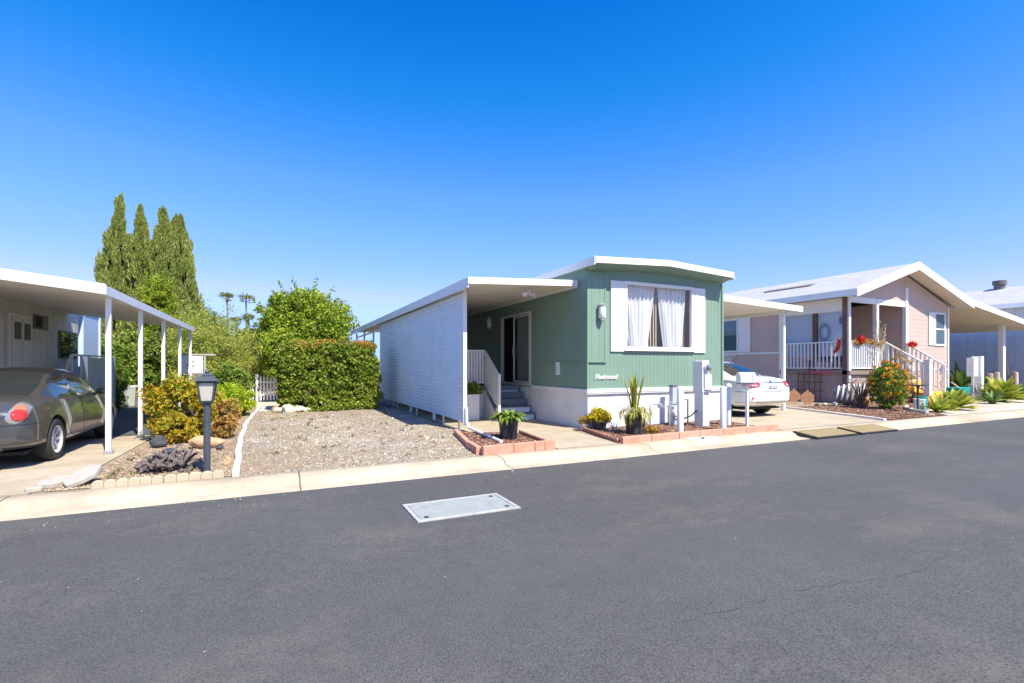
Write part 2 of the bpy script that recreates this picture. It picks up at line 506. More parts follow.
# --- loose stones and bark as stuff
def scatter(name, poly, n, size, m, label=None, z=0.0, flat=.6, ydense=0, cl=0):
    P = np.array(poly); out = []
    x0, y0 = P.min(0); x1, y1 = P.max(0)
    def inside(x, y):
        r = np.zeros(len(x), bool); j = len(P) - 1
        for i in range(len(P)):
            c1 = (P[i, 1] > y) != (P[j, 1] > y)
            with np.errstate(divide='ignore', invalid='ignore'):
                xx = (P[j, 0] - P[i, 0]) * (y - P[i, 1]) / (P[j, 1] - P[i, 1]) + P[i, 0]
            r ^= c1 & (x < xx); j = i
        return r
    if cl:
        C = np.stack([npr.uniform(x0, x1, cl), npr.uniform(y0, y1, cl)], 1); ii = npr.randint(0, cl, n * 3); sg = npr.uniform(.12, .7, cl)[ii]
        x = C[ii, 0] + npr.normal(size=n * 3) * sg; y = C[ii, 1] + npr.normal(size=n * 3) * sg * 1.2
    else: x = npr.uniform(x0, x1, n * 3); y = y0 + (y1 - y0) * npr.uniform(0, 1, n * 3) ** (1 + ydense)
    k = inside(x, y); x = x[k][:n]; y = y[k][:n]; n = len(x)
    base = np.array([(1, 0, 0), (0, 1, 0), (-1, 0, 0), (0, -1, 0), (0, 0, 1), (0, 0, -1)], float)
    F0 = np.array([(0, 1, 4), (1, 2, 4), (2, 3, 4), (3, 0, 4), (1, 0, 5), (2, 1, 5), (3, 2, 5), (0, 3, 5)])
    s = size * npr.lognormal(0, .4, n)
    V = base[None] * npr.uniform(.5, 1.2, (n, 6, 1))
    V[:, :, 2] *= flat
    a = npr.uniform(0, 2 * PI, n); ca, sa = np.cos(a)[:, None], np.sin(a)[:, None]
    vx = V[:, :, 0] * ca - V[:, :, 1] * sa * .7; vy = V[:, :, 0] * sa + V[:, :, 1] * ca * .7
    V = np.stack([vx, vy, V[:, :, 2]], -1) * s[:, None, None]
    V[:, :, 0] += x[:, None]; V[:, :, 1] += y[:, None]; V[:, :, 2] += z
    F = (F0[None] + (np.arange(n) * 6)[:, None, None]).reshape(-1, 3)
    o = np_mesh(name, V.reshape(-1, 3), F, m)
    return tag(o, kind='stuff')
scatter('gravel', [(-.42, 7.62), (3.0, 7.62), (3.6, 10.5), (3.8, 10.7), (3.8, 18), (-.5, 18), (-.6, 14), (-.55, 9.5)], 9000, .012, M_stones, ydense=.7)
scatter('gravel', [(-.42, 7.62), (3.0, 7.62), (3.6, 10.5), (3.8, 10.7), (3.8, 18), (-.5, 18), (-.6, 14), (-.55, 9.5)], 15000, .012, M_stones, cl=45)
scatter('gravel', [(-.42, 7.62), (3.0, 7.62), (3.6, 10.5), (3.8, 10.7), (3.8, 15), (-.5, 15), (-.55, 9.5)], 8000, .012, M_whitestones, cl=30)
scatter('gravel', [(-2.5, 7.7), (-.55, 7.7), (-.68, 9.5), (-.72, 15), (-2.2, 15), (-2.28, 9.2)], 22000, .010, M_bstones, ydense=.4)
scatter('bark_mulch', [(3.25, 7.68), (4.5, 7.75), (4.75, 9.65), (3.75, 10.3)], 2600, .026, M_chip, z=.035, flat=.3)
scatter('bark_mulch', [(6.18, 7.6), (10.5, 7.7), (10.9, 9.55), (6.55, 9.55)], 6500, .028, M_chip, z=.035, flat=.3)
scatter('bark_mulch', [(15.4, 7.7), (18.4, 7.7), (20.0, 9.0), (24.5, 10.2), (24.5, 11.6), (16.5, 11.6)], 9000, .035, M_chip, z=.012, flat=.3)

scatter('road_grit', [(-8, 6.3), (18, 6.3), (18, 6.9), (-8, 6.9)], 700, .007, M_bstones, z=-.1)
scatter('road_grit', [(-3, 1.5), (9, 1.5), (9, 6.5), (-3, 6.5)], 160, .006, M_stones, z=-.078)
# fine cracks in the road surface
def crack(pts, w):
    pts2 = []
    for a, b_ in zip(pts[:-1], pts[1:]):
        for t in np.linspace(0, 1, 9)[:-1]:
            pts2.append((a[0] + (b_[0] - a[0]) * t + rnd.uniform(-.02, .02), a[1] + (b_[1] - a[1]) * t + rnd.uniform(-.025, .025)))
    b = MB(); vs = []
    def rz(y):
        yy = [-4.2, -1, 1.5, 4.5, 6.87]; zz = [-.12, -.085, -.075, -.085, -.108]
        return float(np.interp(y, yy, zz)) + .004
    for i, (x, y) in enumerate(pts2):
        ww = w * rnd.uniform(.2, 1)
        vs += [(x, y - ww, rz(y)), (x, y + ww, rz(y))]
    fs = [(2 * i, 2 * i + 2, 2 * i + 3, 2 * i + 1) for i in range(len(pts2) - 1) if (i // 4) % 4 in (0, 1, 3) and rnd.random() > .15]
    b.add(vs, fs)
    return b
M_crack = mat('dark crack line', (.05, .05, .052), .9, .1)  # dark line drawn along each road crack
for pts, w in (([(6.32, 2.14), (5.6, 2.08), (5.19, 2.1), (4.21, 2.03), (3.85, 2.12), (3.28, 2.23), (2.74, 2.24), (2.03, 2.27)], .0022), ([(3.9, 3.6), (5.2, 3.9), (7.2, 3.8)], .003)):
    tag(crack(pts, w).build('road_crack', M_crack), kind='structure')

# painted lot number on the kerb face
b = MB(); pf = [(7.17, -.076), (7.24, -.024), (7.30, -.004), (7.44, .006), (7.57, .010)]
b.add([(x, y, z) for x in (7.60, 8.36) for (y, z) in pf], [(i, 5 + i, 6 + i, i + 1) for i in range(4)])
pk = tag(b.build('kerb_paint', mat('worn white paint', (.74, .73, .71), .7, .1, 12)), kind='structure')
Mk = Matrix.Translation((7.97, 7.40, .009)) @ Matrix.Rotation(math.atan2(.010, .14), 4, 'X')
make_text('59', .21, .003, mat('faded black paint', (.10, .12, .13), .8, .2, 20), Mk, pk, 'number')

# ------------------------------------------------------------------ utility cover in the road
M_cover = mat('pale concrete lid', (.29, .315, .31), .85, .12, 7, bump=.4, bscale=90, dirt=(.20, .20, .185), dscale=4, damt=.55)
M_frame = mat('steel edge', (.30, .30, .29), .6, .15, 10)
CX0, CX1, CY0, CY1 = 1.30, 2.47, 4.88, 5.56
t = thing('utility_cover', 'pale grey concrete utility box cover set into the dark asphalt road', 'utility cover', (1.88, 5.22, -.088))
zc = -.084
b = MB(); b.box(CX0 + .05, CX1 - .05, CY0 + .05, CY1 - .05, zc - .05, zc + .008); b.build('lid', M_cover, t, bevel=.004)
b = MB()
for (x0, x1, y0, y1) in ((CX0, CX1, CY0, CY0 + .044), (CX0, CX1, CY1 - .044, CY1), (CX0, CX0 + .044, CY0 + .046, CY1 - .046), (CX1 - .044, CX1, CY0 + .046, CY1 - .046)):
    b.box(x0, x1, y0, y1, zc - .05, zc + .010)
b.build('rim', mat('cast rim', (.40, .40, .385), .7, .15, 8, dirt=(.2, .2, .19), dscale=6, damt=.6), t, bevel=.003)
for x, y in ((CX0 + .12, CY0 + .11), (CX1 - .12, CY0 + .11), (CX1 - .12, CY1 - .11)):
    b = MB(); b.lathe([(.028, zc), (.028, zc + .0105), (.0001, zc + .0105)], (x, y, 0), 14); b.build('bolt', M_black, t)
# ------------------------------------------------------------------ kerb ramps
M_ramptop = mat('worn tan ramp surface', (.26, .20, .10), .85, .2, 14, bump=.6, bscale=120)
for x0, lab in ((10.65, 'tan topped kerb ramp wedge, the one nearer the mailbox'), (12.30, 'tan topped kerb ramp wedge, the one farther from the mailbox')):
    t = thing('kerb_ramp', lab, 'kerb ramp', (x0, 6.8, -.1), 'kerb ramps in the gutter')
    y0, y1 = (6.72, 7.30)
    b = MB(); b.prism([(x0, y0, -.107), (x0, y1, -.09), (x0, y1, .012), (x0, y0, -.062)], (1.5, 0, 0)); b.build('wedge', M_black, t, bevel=.006)
    b = MB(); b.prism([(x0 + .03, y0 + .02, -.058), (x0 + .03, y1 - .02, .0125), (x0 + .03, y1 - .02, .018), (x0 + .03, y0 + .02, -.052)], (1.44, 0, 0)); b.build('tread', M_ramptop, t)
# ================================================================== green mobile home
HX0, HX1, HY0, HY1 = 6.60, 11.02, 9.58, 27.0
home = thing('mobile_home', 'sage green single-wide mobile home with white skirting and a big curtained front window', 'mobile home', (HX0, HY0, 0))
b = MB(); wz0, wz1 = .94, 3.74
def fwall(x0, x1, z0, z1, y=HY0): b.grooved((x0, y), (x1, y), z0, z1, .115, .010, .004)
def lwall(y0, y1, z0, z1, x=HX0): b.grooved((x, y1), (x, y0), z0, z1, .115, .010, .004)
WX0, WX1, WZ0, WZ1 = 7.74, 9.86, 1.98, 3.50          # window opening
fwall(HX0, WX0, wz0, wz1); fwall(WX1, HX1, wz0, wz1); fwall(WX0, WX1, wz0, WZ0); fwall(WX0, WX1, WZ1, wz1)
DY0, DY1, DZ0, DZ1 = 12.42, 14.38, .95, 3.05          # sliding door opening
lwall(HY0, DY0, wz0, wz1); lwall(DY1, HY1, wz0, wz1); lwall(DY0, DY1, DZ1, wz1)
b.grooved((HX1, HY0), (HX1, HY1), wz0, wz1, .115, .010, .004)
b.add([(HX0, HY1, wz0), (HX1, HY1, wz0), (HX1, HY1, wz1), (HX0, HY1, wz1)], [(3, 2, 1, 0)])
# gable infill under the bowed roof
def bow(x): return .115 * (1 - abs(x - 8.75) / 2.3)
n = 12; xs = [HX0 + (HX1 - HX0) * i / n for i in range(n + 1)]
vs = [(x, HY0, wz1 + .002) for x in xs] + [(x, HY0, 3.78 + max(0, bow(x))) for x in xs]
b.add(vs, [(i, i + 1, n + 2 + i, n + 1 + i) for i in range(n)])
b.build('wall', M_green, home)
# interior shell seen through glass and the open door
M_int = mat('beige interior wall', (.78, .64, .43), .8, .08, 1.5)
b = MB(); x0, x1, y0, y1, z0, z1 = HX0 + .06, HX1 - .06, HY0 + .08, 11.6, .9, 3.6
b.add([(x0, y0, z0), (x1, y0, z0), (x1, y1, z0), (x0, y1, z0), (x0, y0, z1), (x1, y0, z1), (x1, y1, z1), (x0, y1, z1)],
      [(0, 1, 2, 3), (4, 7, 6, 5), (1, 5, 6, 2), (0, 3, 7, 4), (3, 2, 6, 7)])
b.build('room', M_int, home)
b = MB(); b.box(8.35, 9.0, 11.2, 11.55, .92, 2.75); b.box(9.25, 9.30, 10.9, 10.95, .92, 2.9)
b.build('cabinet', mat('honey wood', (.50, .34, .18), .6, .1, 3), home)
b = MB(); x0, x1, y0, y1 = HX0 + .05, HX0 + 2.2, DY0 - .15, DY1 + .15
b.add([(x0, y0, .93), (x1, y0, .93), (x1, y1, .93), (x0, y1, .93), (x0, y0, 3.2), (x1, y0, 3.2), (x1, y1, 3.2), (x0, y1, 3.2)],
      [(0, 1, 2, 3), (4, 7, 6, 5), (1, 5, 6, 2), (0, 4, 5, 1), (3, 2, 6, 7)])
b.build('hallway', M_dark, home)
# raised corner panel wrapping the front left corner
b = MB()
b.grooved((HX0 - .025, HY0 - .028), (7.10, HY0 - .028), 1.62, 3.72, .23, .012, .006)
b.grooved((HX0 - .028, 12.0), (HX0 - .028, HY0 - .025), 1.62, 3.40, .23, .012, .006)
b.box(7.06, 7.10, HY0 - .04, HY0 - .002, 1.62, 3.72); b.box(HX0 - .04, HX0 - .002, 11.96, 12.0, 1.62, 3.40)
b.box(HX0 - .04, 7.12, HY0 - .042, HY0 - .002, 1.585, 1.62); b.box(HX0 - .042, HX0 - .002, HY0 - .04, 12.02, 1.585, 1.62)
b.build('corner_panel', M_green, home)
b = MB(); b.box(HX0 - .035, HX0 + .0, HY0 - .035, HY0 - .003, .95, 1.58); b.build('corner_trim', M_green, home)
b = MB(); b.box(HX1 - .03, HX1 + .03, HY0 - .03, HY0 - .003, .95, 3.74)
b.build('corner_trim', M_green, home)
# roof : bowed slab with white fascia and green soffit
n = 16; rx0, rx1, ry0, ry1 = 6.51, 11.0, 9.16, 27.2
xs = [rx0 + (rx1 - rx0) * i / n for i in range(n + 1)]
top = [3.975 + max(-.02, bow(x)) for x in xs]
rb = MB()
rb.add([(x, ry0 + .002, z) for x, z in zip(xs, top)] + [(x, ry1, z) for x, z in zip(xs, top)], [(i, i + 1, n + 2 + i, n + 1 + i) for i in range(n)])
roof = rb.build('roof', M_roofwhite, home, smooth=True)
fb = MB()
vs = []
for y in (ry0, ry0 + .03):
    vs += [(x, y, z + .012) for x, z in zip(xs, top)]; vs += [(x, y, z - .135) for x, z in zip(xs, top)]
k = n + 1
fs = []
for i in range(n):
    fs += [(k + i, k + i + 1, i + 1, i), (2 * k + i, 2 * k + i + 1, 3 * k + i + 1, 3 * k + i), (i, i + 1, 2 * k + i + 1, 2 * k + i), (k + i, 3 * k + i, 3 * k + i + 1, k + i + 1)]
fb.add(vs, fs)
fb.box(rx0 - .012, rx0 + .018, ry0, ry1, 3.80, 3.975); fb.box(rx1 - .018, rx1 + .012, ry0, ry1, 3.80, 3.975)
fb.build('fascia', M_white, roof)
sb = MB(); sb.add([(x, ry0 + .032, z - .12) for x, z in zip(xs, top)] + [(x, HY0 - .002, 3.74 + max(0, bow(x)) * .9) for x in xs], [(i, n + 1 + i, n + 2 + i, i + 1) for i in range(n)])
sb.add([(rx0 + .02, ry0 + .1, 3.80), (HX0 + .03, ry0 + .1, 3.73), (HX0 + .03, ry1, 3.73), (rx0 + .02, ry1, 3.80)], [(0, 1, 2, 3)])
sb.build('soffit', M_green, roof)
# the dark drip line under the awning end on the left wall
# skirting
b = MB()
b.grooved((HX0 + .02, HY0 + .03), (HX1 - .02, HY0 + .03), -.01, .90, .30, .012, .006)
b.grooved((HX1 - .03, HY0 + .02), (HX1 - .03, HY1), -.01, .90, .30, .012, .006)
b.grooved((HX0 + .03, HY1), (HX0 + .03, HY0 + .02), -.01, .90, .30, .012, .006)
sk = b.build('skirting', M_whiteskirt, home)
b = MB(); b.box(HX0 - .03, HX1 + .03, HY0 - .035, HY0 + .028, .865, .955); b.box(HX0 - .032, HX0 + .028, HY0 + .03, DY0 - .1, .865, .952)
b.box(HX0 - .02, HX1 + .02, HY0 - .022, HY0 + .02, .83, .862)
b.build('top_rail', M_white, sk, bevel=.006)
# front window
win = MB()
def ring(m, x0, x1, z0, z1, w, y0, y1):
    m.box(x0 - w, x1 + w, y0, y1, z1, z1 + w); m.box(x0 - w, x1 + w, y0, y1, z0 - w, z0)
    m.box(x0 - w, x0, y0, y1, z0 + .001, z1 - .001); m.box(x1, x1 + w, y0, y1, z0 + .001, z1 - .001)
ring(win, WX0, WX1, WZ0, WZ1, .075, HY0 - .045, HY0 + .04)
win.box(WX0 - .1, WX1 + .1, HY0 - .075, HY0 - .002, WZ0 - .11, WZ0 - .078)
wf = win.build('window', M_white, home, bevel=.006)
b = MB(); b.add([(WX0, HY0, WZ0), (WX1, HY0, WZ0), (WX1, HY0, WZ1), (WX0, HY0, WZ1)], [(0, 1, 2, 3)]); b.build('pane', M_glass, wf)
q = N('sheer curtain'); q.set(Base_Color=(.86, .87, .88), Roughness=.9)
tr = q.n('ShaderNodeBsdfTranslucent'); tr.inputs['Color'].default_value = (.85, .86, .88, 1)
mx = q.n('ShaderNodeMixShader'); mx.inputs[0].default_value = .25; q.l(q.b.outputs[0], mx.inputs[1]); q.l(tr.outputs[0], mx.inputs[2]); q.l(mx.outputs[0], q.out.inputs['Surface'])
M_curtain = q.m
def curtain(x_top, x_bot, folds):
    m = MB(); nz, nx = 14, 60; vs = []
    for j in range(nz + 1):
        t = j / nz; e = t ** 1.15
        l = x_top[0] + (x_bot[0] - x_top[0]) * e; r_ = x_top[1] + (x_bot[1] - x_top[1]) * e
        for i in range(nx + 1):
            s = i / nx
            vs.append((l + (r_ - l) * s, HY0 + .13 + .03 * math.sin(s * folds * 2 * PI + .6 * math.sin(5 * s)) + .012 * math.sin(s * folds * 4.3 + 3 * t), WZ1 + .02 - (WZ1 - WZ0 + .05) * t))
    m.add(vs, [(j * (nx + 1) + i, j * (nx + 1) + i + 1, (j + 1) * (nx + 1) + i + 1, (j + 1) * (nx + 1) + i) for j in range(nz) for i in range(nx)])
    return m.build('curtain', M_curtain, wf, smooth=True)
curtain((WX0 + .01, 8.72), (7.94, 8.50), 7); curtain((8.84, 9.78), (9.05, 9.66), 7)
b = MB()
M_blind = mat('tan blind slat', (.45, .36, .24), .7)
for xx in (8.50, 8.57, 8.66, 8.76, 8.84, 9.70, 9.76, 9.81):
    b = MB(); b.box(xx, xx + .035, HY0 + .2, HY0 + .22, WZ0, WZ1); b.build('blind_slat', M_blind, wf)
for (x0, x1) in ((WX0 - .49, WX0 - .08), (WX1 + .08, WX1 + .49)):
    m = MB(); m.box(x0, x1, HY0 - .04, HY0 - .003, WZ0 - .13, WZ1 + .06)
    for s in range(3): m.box(x0 + .06 + s * .105, x0 + .135 + s * .105, HY0 - .047, HY0 - .041, WZ0 - .07, WZ1 + .0)
    m.build('shutter', M_white, home, bevel=.005)
# porch lights
M_lampglass = mat('frosted lamp glass', (.7, .72, .7), .25, .03)
def sconce(base, nrm):
    n_ = Vector(nrm); sd = Vector((n_.y, -n_.x, 0)); p = Vector(base)
    m = MB()
    c0 = p + n_ * .09
    m.lathe([(.055, .15), (.085, .17), (.09, .20), (.05, .235), (.001, .245)], c0, 16)
    m.bar(p + Vector((0, 0, .2)), c0 + Vector((0, 0, .2)), .05, .03)
    m.bar(p + n_ * .012 + Vector((0, 0, -.1)), p + n_ * .012 + Vector((0, 0, .24)), .10, .024, up=n_)
    m.lathe([(.001, -.19), (.05, -.18), (.06, -.15), (.05, -.13)], c0, 14)
    s_ = m.build('wall_lamp', M_metal, home, smooth=False)
    m = MB(); m.lathe([(.06, -.13), (.085, -.10), (.088, .02), (.08, .15), (.05, .152)], c0, 16); m.build('lamp_glass', M_lampglass, s_, smooth=True)
sconce((6.93, HY0 - .03, 2.74), (0, -1, 0)); sconce((HX0 - .01, 15.2, 2.93), (-1, 0, 0))
# number plaque
b = MB(); b.box(HX0 - .045, HX0 - .003, 10.80, 10.96, 1.27, 1.60); pq = b.build('number_plaque', M_white, home, bevel=.006)
for ch, z in (('1', 1.535), ('5', 1.435), ('9', 1.335)):
    make_text(ch, .11, .003, mat('grey number', (.22, .27, .25), .5), Matrix.Translation((HX0 - .047, 10.88, z)) @ LEFTF, pq, 'number')
# script name badge
make_text('Fleetwood', .15, .012, M_white, Matrix.Translation((7.12, HY0 - .014, 1.235)) @ FRONT, home, 'name_badge', shear=.35, bold=.002)
# sliding door
M_alu = mat('aluminium frame', (.62, .61, .59), .35, .05, 4, metal=.2)
m = MB()
def lring(m, y0, y1, z0, z1, w, x0, x1):
    m.box(x0, x1, y0 - w, y1 + w, z1, z1 + w); m.box(x0, x1, y0 - w, y1 + w, z0 - w, z0)
    m.box(x0, x1, y0 - w, y0, z0 + .001, z1 - .001); m.box(x0, x1, y1, y1 + w, z0 + .001, z1 - .001)
lring(m, DY0 + .04, DY1 - .04, DZ0 + .05, DZ1 - .04, .07, HX0 - .05, HX0 + .05)
door = m.build('sliding_door', M_alu, home, bevel=.005)
m = MB(); lring(m, DY0 + .10, 13.50, DZ0 + .11, DZ1 - .10, .05, HX0 - .012, HX0 + .03); m.build('sash', M_alu, door, bevel=.004)
m = MB(); m.add([(HX0 + .008, 13.49, DZ0 + .112), (HX0 + .008, DY0 + .102, DZ0 + .112), (HX0 + .008, DY0 + .102, DZ1 - .102), (HX0 + .008, 13.49, DZ1 - .102)], [(0, 1, 2, 3)]); m.build('pane', M_glass, door)
m = MB(); vs = []; nx = 50
for z in (DZ0 + .1, DZ1 - .1):
    for i in range(nx + 1):
        s = i / nx; vs.append((HX0 + .13 + .025 * math.sin(s * 50), DY0 + .1 + 1.0 * s, z))
m.add(vs, [(i, i + 1, nx + 2 + i, nx + 1 + i) for i in range(nx)])
m.build('curtain', mat('green grey drape', (.16, .21, .19), .9), door, smooth=True)
m = MB(); m.box(HX0 - .06, HX0 - .013, 13.47, 13.50, 1.8, 2.1); m.build('handle', M_metal, door, bevel=.004)

# ================================================================== patio cover with white-blue siding wall
pc = thing('patio_cover', 'pale blue corrugated metal side wall and cream soffit patio cover left of the green home', 'patio cover', (3.85, 10.7, 0))
SX, SY0, SY1 = 3.95, 10.72, 20.8
b = MB()
z0, z1 = .20, 3.36; pitch = .102; k = int((z1 - z0) / pitch)
prof = []
for i in range(k):
    z = z0 + i * pitch
    prof += [(SX, z), (SX - .030, z + .018), (SX - .030, z + .030), (SX, z + pitch - .004)]
def sidewall(y0, y1):
    vs = [(x, y, z) for y in (y0, y1) for (x, z) in prof] + [(x + .012, y, z) for y in (y0, y1) for (x, z) in prof]
    kk = len(prof)
    b.add(vs, [(i, i + 1, kk + i + 1, kk + i) for i in range(kk - 1)] + [(2 * kk + i, 3 * kk + i, 3 * kk + i + 1, 2 * kk + i + 1) for i in range(kk - 1)])
for y0, y1 in ((SY0, 13.3), (13.31, 15.9), (15.91, 18.5), (18.51, SY1)): sidewall(y0, y1)
b.build('side_wall', M_siding, pc)
b = MB(); b.box(SX - .04, SX + .05, SY0 - .05, SY0 - .002, .12, 3.28); b.build('corner_post', M_white, pc, bevel=.005)
for y in (13.3, 15.9, 18.5, 20.6):
    m = MB(); m.box(SX + .02, SX + .09, y - .035, y + .035, 0, 3.25); m.build('post', M_siding, pc, bevel=.004)
for y in (10.80, 12.0, 14.6, 17.2):
    m = MB(); m.box(SX - .11, SX - .08, y - .04, y + .04, .0, .23); m.build('foot', M_metal, pc, bevel=.004)
# roof panel rising towards the home
ex, wxx, fy, by = 3.78, 6.57, 9.93, 28.0
ez, wzz = 3.30, 3.44
m = MB(); nribs = 30
m.prism([(ex, fy + .03, ez + .06), (wxx, fy + .03, wzz + .06), (wxx, fy + .03, wzz + .10), (ex, fy + .03, ez + .10)], (0, by - fy - .03, 0))
prf = m.build('roof_panel', M_roofwhite, pc)
m = MB(); yy = fy + .05; vs = []
pr = []
while yy < by - .3:
    pr += [(yy, 0), (yy + .26, 0), (yy + .275, .028), (yy + .29, .028)]; yy += .305
vs = [(x, y, (ez if x == ex else wzz) + .024 + z) for x in (ex, wxx) for (y, z) in pr]
kk = len(pr); m.add(vs, [(i, i + 1, kk + i + 1, kk + i) for i in range(kk - 1)]); m.build('soffit', M_soffit, prf)
m = MB()
m.prism([(ex - .03, fy, ez - .02), (wxx - .002, fy, wzz - .02), (wxx - .002, fy, wzz + .125), (ex - .03, fy, ez + .125)], (0, .028, 0))
m.build('front_fascia', M_white, prf, bevel=.004)
m = MB(); m.box(ex - .032, ex - .004, fy + .03, by, ez - .10, ez + .125); m.box(ex - .002, ex + .10, fy + .03, by, ez - .036, ez - .004)
m.build('gutter', mat('blue shaded gutter white', (.70, .73, .78), .4, .03), prf, bevel=.004)  # white gutter tinted blue to carry its shade
m = MB(); m.box(wxx - .05, wxx + .02, fy + .03, by, wzz - .05, wzz + .02); m.build('ledger', M_white, prf)
m = MB(); m.box(SX - .01, SX + .06, 20.9, 27.5, 3.0, 3.06)
for y in (22.5, 25.0, 27.5): m.box(SX - .01, SX + .06, y - .035, y + .035, 0, 3.26)
m.build('rear_rail', M_white, pc)
m = MB(); m.obox((5.55, 10.62, 3.30), (.12, .14, .10)); m.tube([(5.48, 10.60, 3.27), (5.42, 10.50, 3.23)], [.045, .06], 10); m.tube([(5.62, 10.60, 3.27), (5.68, 10.50, 3.23)], [.045, .06], 10)
m.build('flood_lamp', M_utility, pc)
m = MB(); m.tube([(SX + .02, 10.63, .55), (SX + .02, 10.60, .2), (SX + .02, 10.45, .10), (3.88, 8.50, .06)], .034, 8)
dp = m.build('downspout', M_white, pc, smooth=True)

# ================================================================== porch steps
st = thing('porch_steps', 'grey porch steps with white slatted railing climbing to the sliding door', 'steps', (5.5, 12.2, 0))
m = MB(); m.box(4.65, 6.58, 13.12, 15.2, .80, .92); m.build('landing', M_grey, st, bevel=.008)
m = MB(); m.box(4.68, 6.56, 13.18, 13.24, .0, .80); m.box(4.68, 4.74, 13.25, 15.2, 0, .80); m.build('skirt_board', M_white, st)
for i in range(4):
    z = .735 - i * .183; y1 = 13.12 - i * .25
    m = MB(); m.box(5.48, 6.56, y1 - .27, y1 - .002, z - .035, z); m.build('tread', M_grey, st, bevel=.006)
    m = MB(); m.box(5.49, 6.55, y1 - .235, y1 - .215, z - .183 + .002, z - .037); m.build('riser', M_white if i > 1 else M_grey, st)
m = MB(); m.prism([(5.44, 13.12, 0), (5.44, 13.12, .80), (5.44, 12.15, .06), (5.44, 12.10, 0)], (.035, 0, 0)); m.build('stringer', M_white, st)
rl = MB()
rl.bar((4.66, 13.14, 1.94), (5.46, 13.14, 1.94), .07, .05); rl.bar((4.66, 13.14, 1.02), (5.46, 13.14, 1.02), .05, .05)
rl.bar((5.46, 13.14, 1.94), (5.46, 12.12, 1.24), .07, .05); rl.bar((5.46, 13.14, 1.02), (5.46, 12.12, .38), .05, .05)
rail = rl.build('railing', M_white, st, bevel=.006)
sl = MB()
for i in range(9): sl.box(4.68 + i * .088, 4.745 + i * .088, 13.13, 13.15, 1.03, 1.93)
for i in range(10):
    y = 13.06 - i * .098; t_ = (13.14 - y) / 1.02
    sl.box(5.45, 5.47, y - .036, y + .036, 1.04 - .64 * t_, 1.92 - .70 * t_)
sl.build('slats', M_white, rail)
m = MB(); m.box(5.425, 5.495, 12.06, 12.13, 0, 1.28); m.build('newel_post', M_white, st, bevel=.006)

# ================================================================== right carport awning on the green home
ca = thing('carport_awning', 'cream carport awning over the white sedan on the right of the green home', 'carport', (15.4, 10.9, 0))
ay0, ay1 = 10.55, 16.2; ax0, ax1 = 11.05, 15.9; az0, az1 = 3.56, 3.36
m = MB(); m.prism([(ax0, ay0 + .03, az0 + .03), (ax1, ay0 + .03, az1 + .03), (ax1, ay0 + .03, az1 + .09), (ax0, ay0 + .03, az0 + .09)], (0, ay1 - ay0, 0)); rp = m.build('roof_panel', M_roofwhite, ca)
m = MB(); pr = []; yy = ay0 + .05
while yy < ay1 - .3: pr += [(yy, 0), (yy + .20, 0), (yy + .22, .026), (yy + .23, .026)]; yy += .25
kk = len(pr)
m.add([(x, y, (az0 if x == ax0 else az1) - .004 + z) for x in (ax0, ax1) for (y, z) in pr], [(i, i + 1, kk + i + 1, kk + i) for i in range(kk - 1)]); m.build('soffit', M_soffit, rp)
m = MB(); m.prism([(ax0, ay0, az0 - .05), (ax1 + .05, ay0, az1 - .05), (ax1 + .05, ay0, az1 + .14), (ax0, ay0, az0 + .14)], (0, .028, 0)); m.box(ax1 + .02, ax1 + .05, ay0 + .03, ay1, az1 - .05, az1 + .12)
m.build('fascia', M_white, rp, bevel=.004)
for y in (10.95, 15.8):
    m = MB(); m.box(15.46, 15.56, y - .05, y + .05, 0, 3.38); p_ = m.build('post', M_white, ca, bevel=.006)
m = MB(); m.box(15.48, 15.58, 10.7, 16.1, 3.28, 3.37); m.build('beam', M_white, ca)
# ================================================================== pink gabled house
M_pink = mat('pink beige siding paint', (.53, .405, .355), .6, .05, 1.2, bump=.1, bscale=50)
M_mauve = mat('mauve skirt paint', (.36, .285, .275), .65, .06, 1.5)
M_shingle = mat('pale grey shingle', (.40, .40, .41), .8, .12, 2.0, bump=.4, bscale=30)
PX0, PX1, PY, PYR, PB = 20.5, 28.2, 11.7, 14.6, 30.0
ph = thing('pink_house', 'pink house with white gable, railed front porch and pale shingle roof', 'house', (PX0, PY, 0))
GX = 24.6
m = MB()
m.lap((GX, PY), (PX1, PY), .0, 4.3, .19, .006)                    # gable wall
m.lap((PX1, PY), (PX1, PB), .0, 4.3, .19, .006)
m.lap((PX0, PB), (PX0, PYR), 1.0, 4.2, .19, .006)                 # left wall
m.lap((PX0, PYR), (GX, PYR), 1.3, 4.3, .19, .006)                 # recessed porch wall
m.lap((GX, PYR), (GX, PY), 1.3, 4.3, .19, .006)                   # porch side wall
m.add([(PX0, PB, 0), (PX1, PB, 0), (PX1, PB, 4.3), (PX0, PB, 4.3)], [(3, 2, 1, 0)])
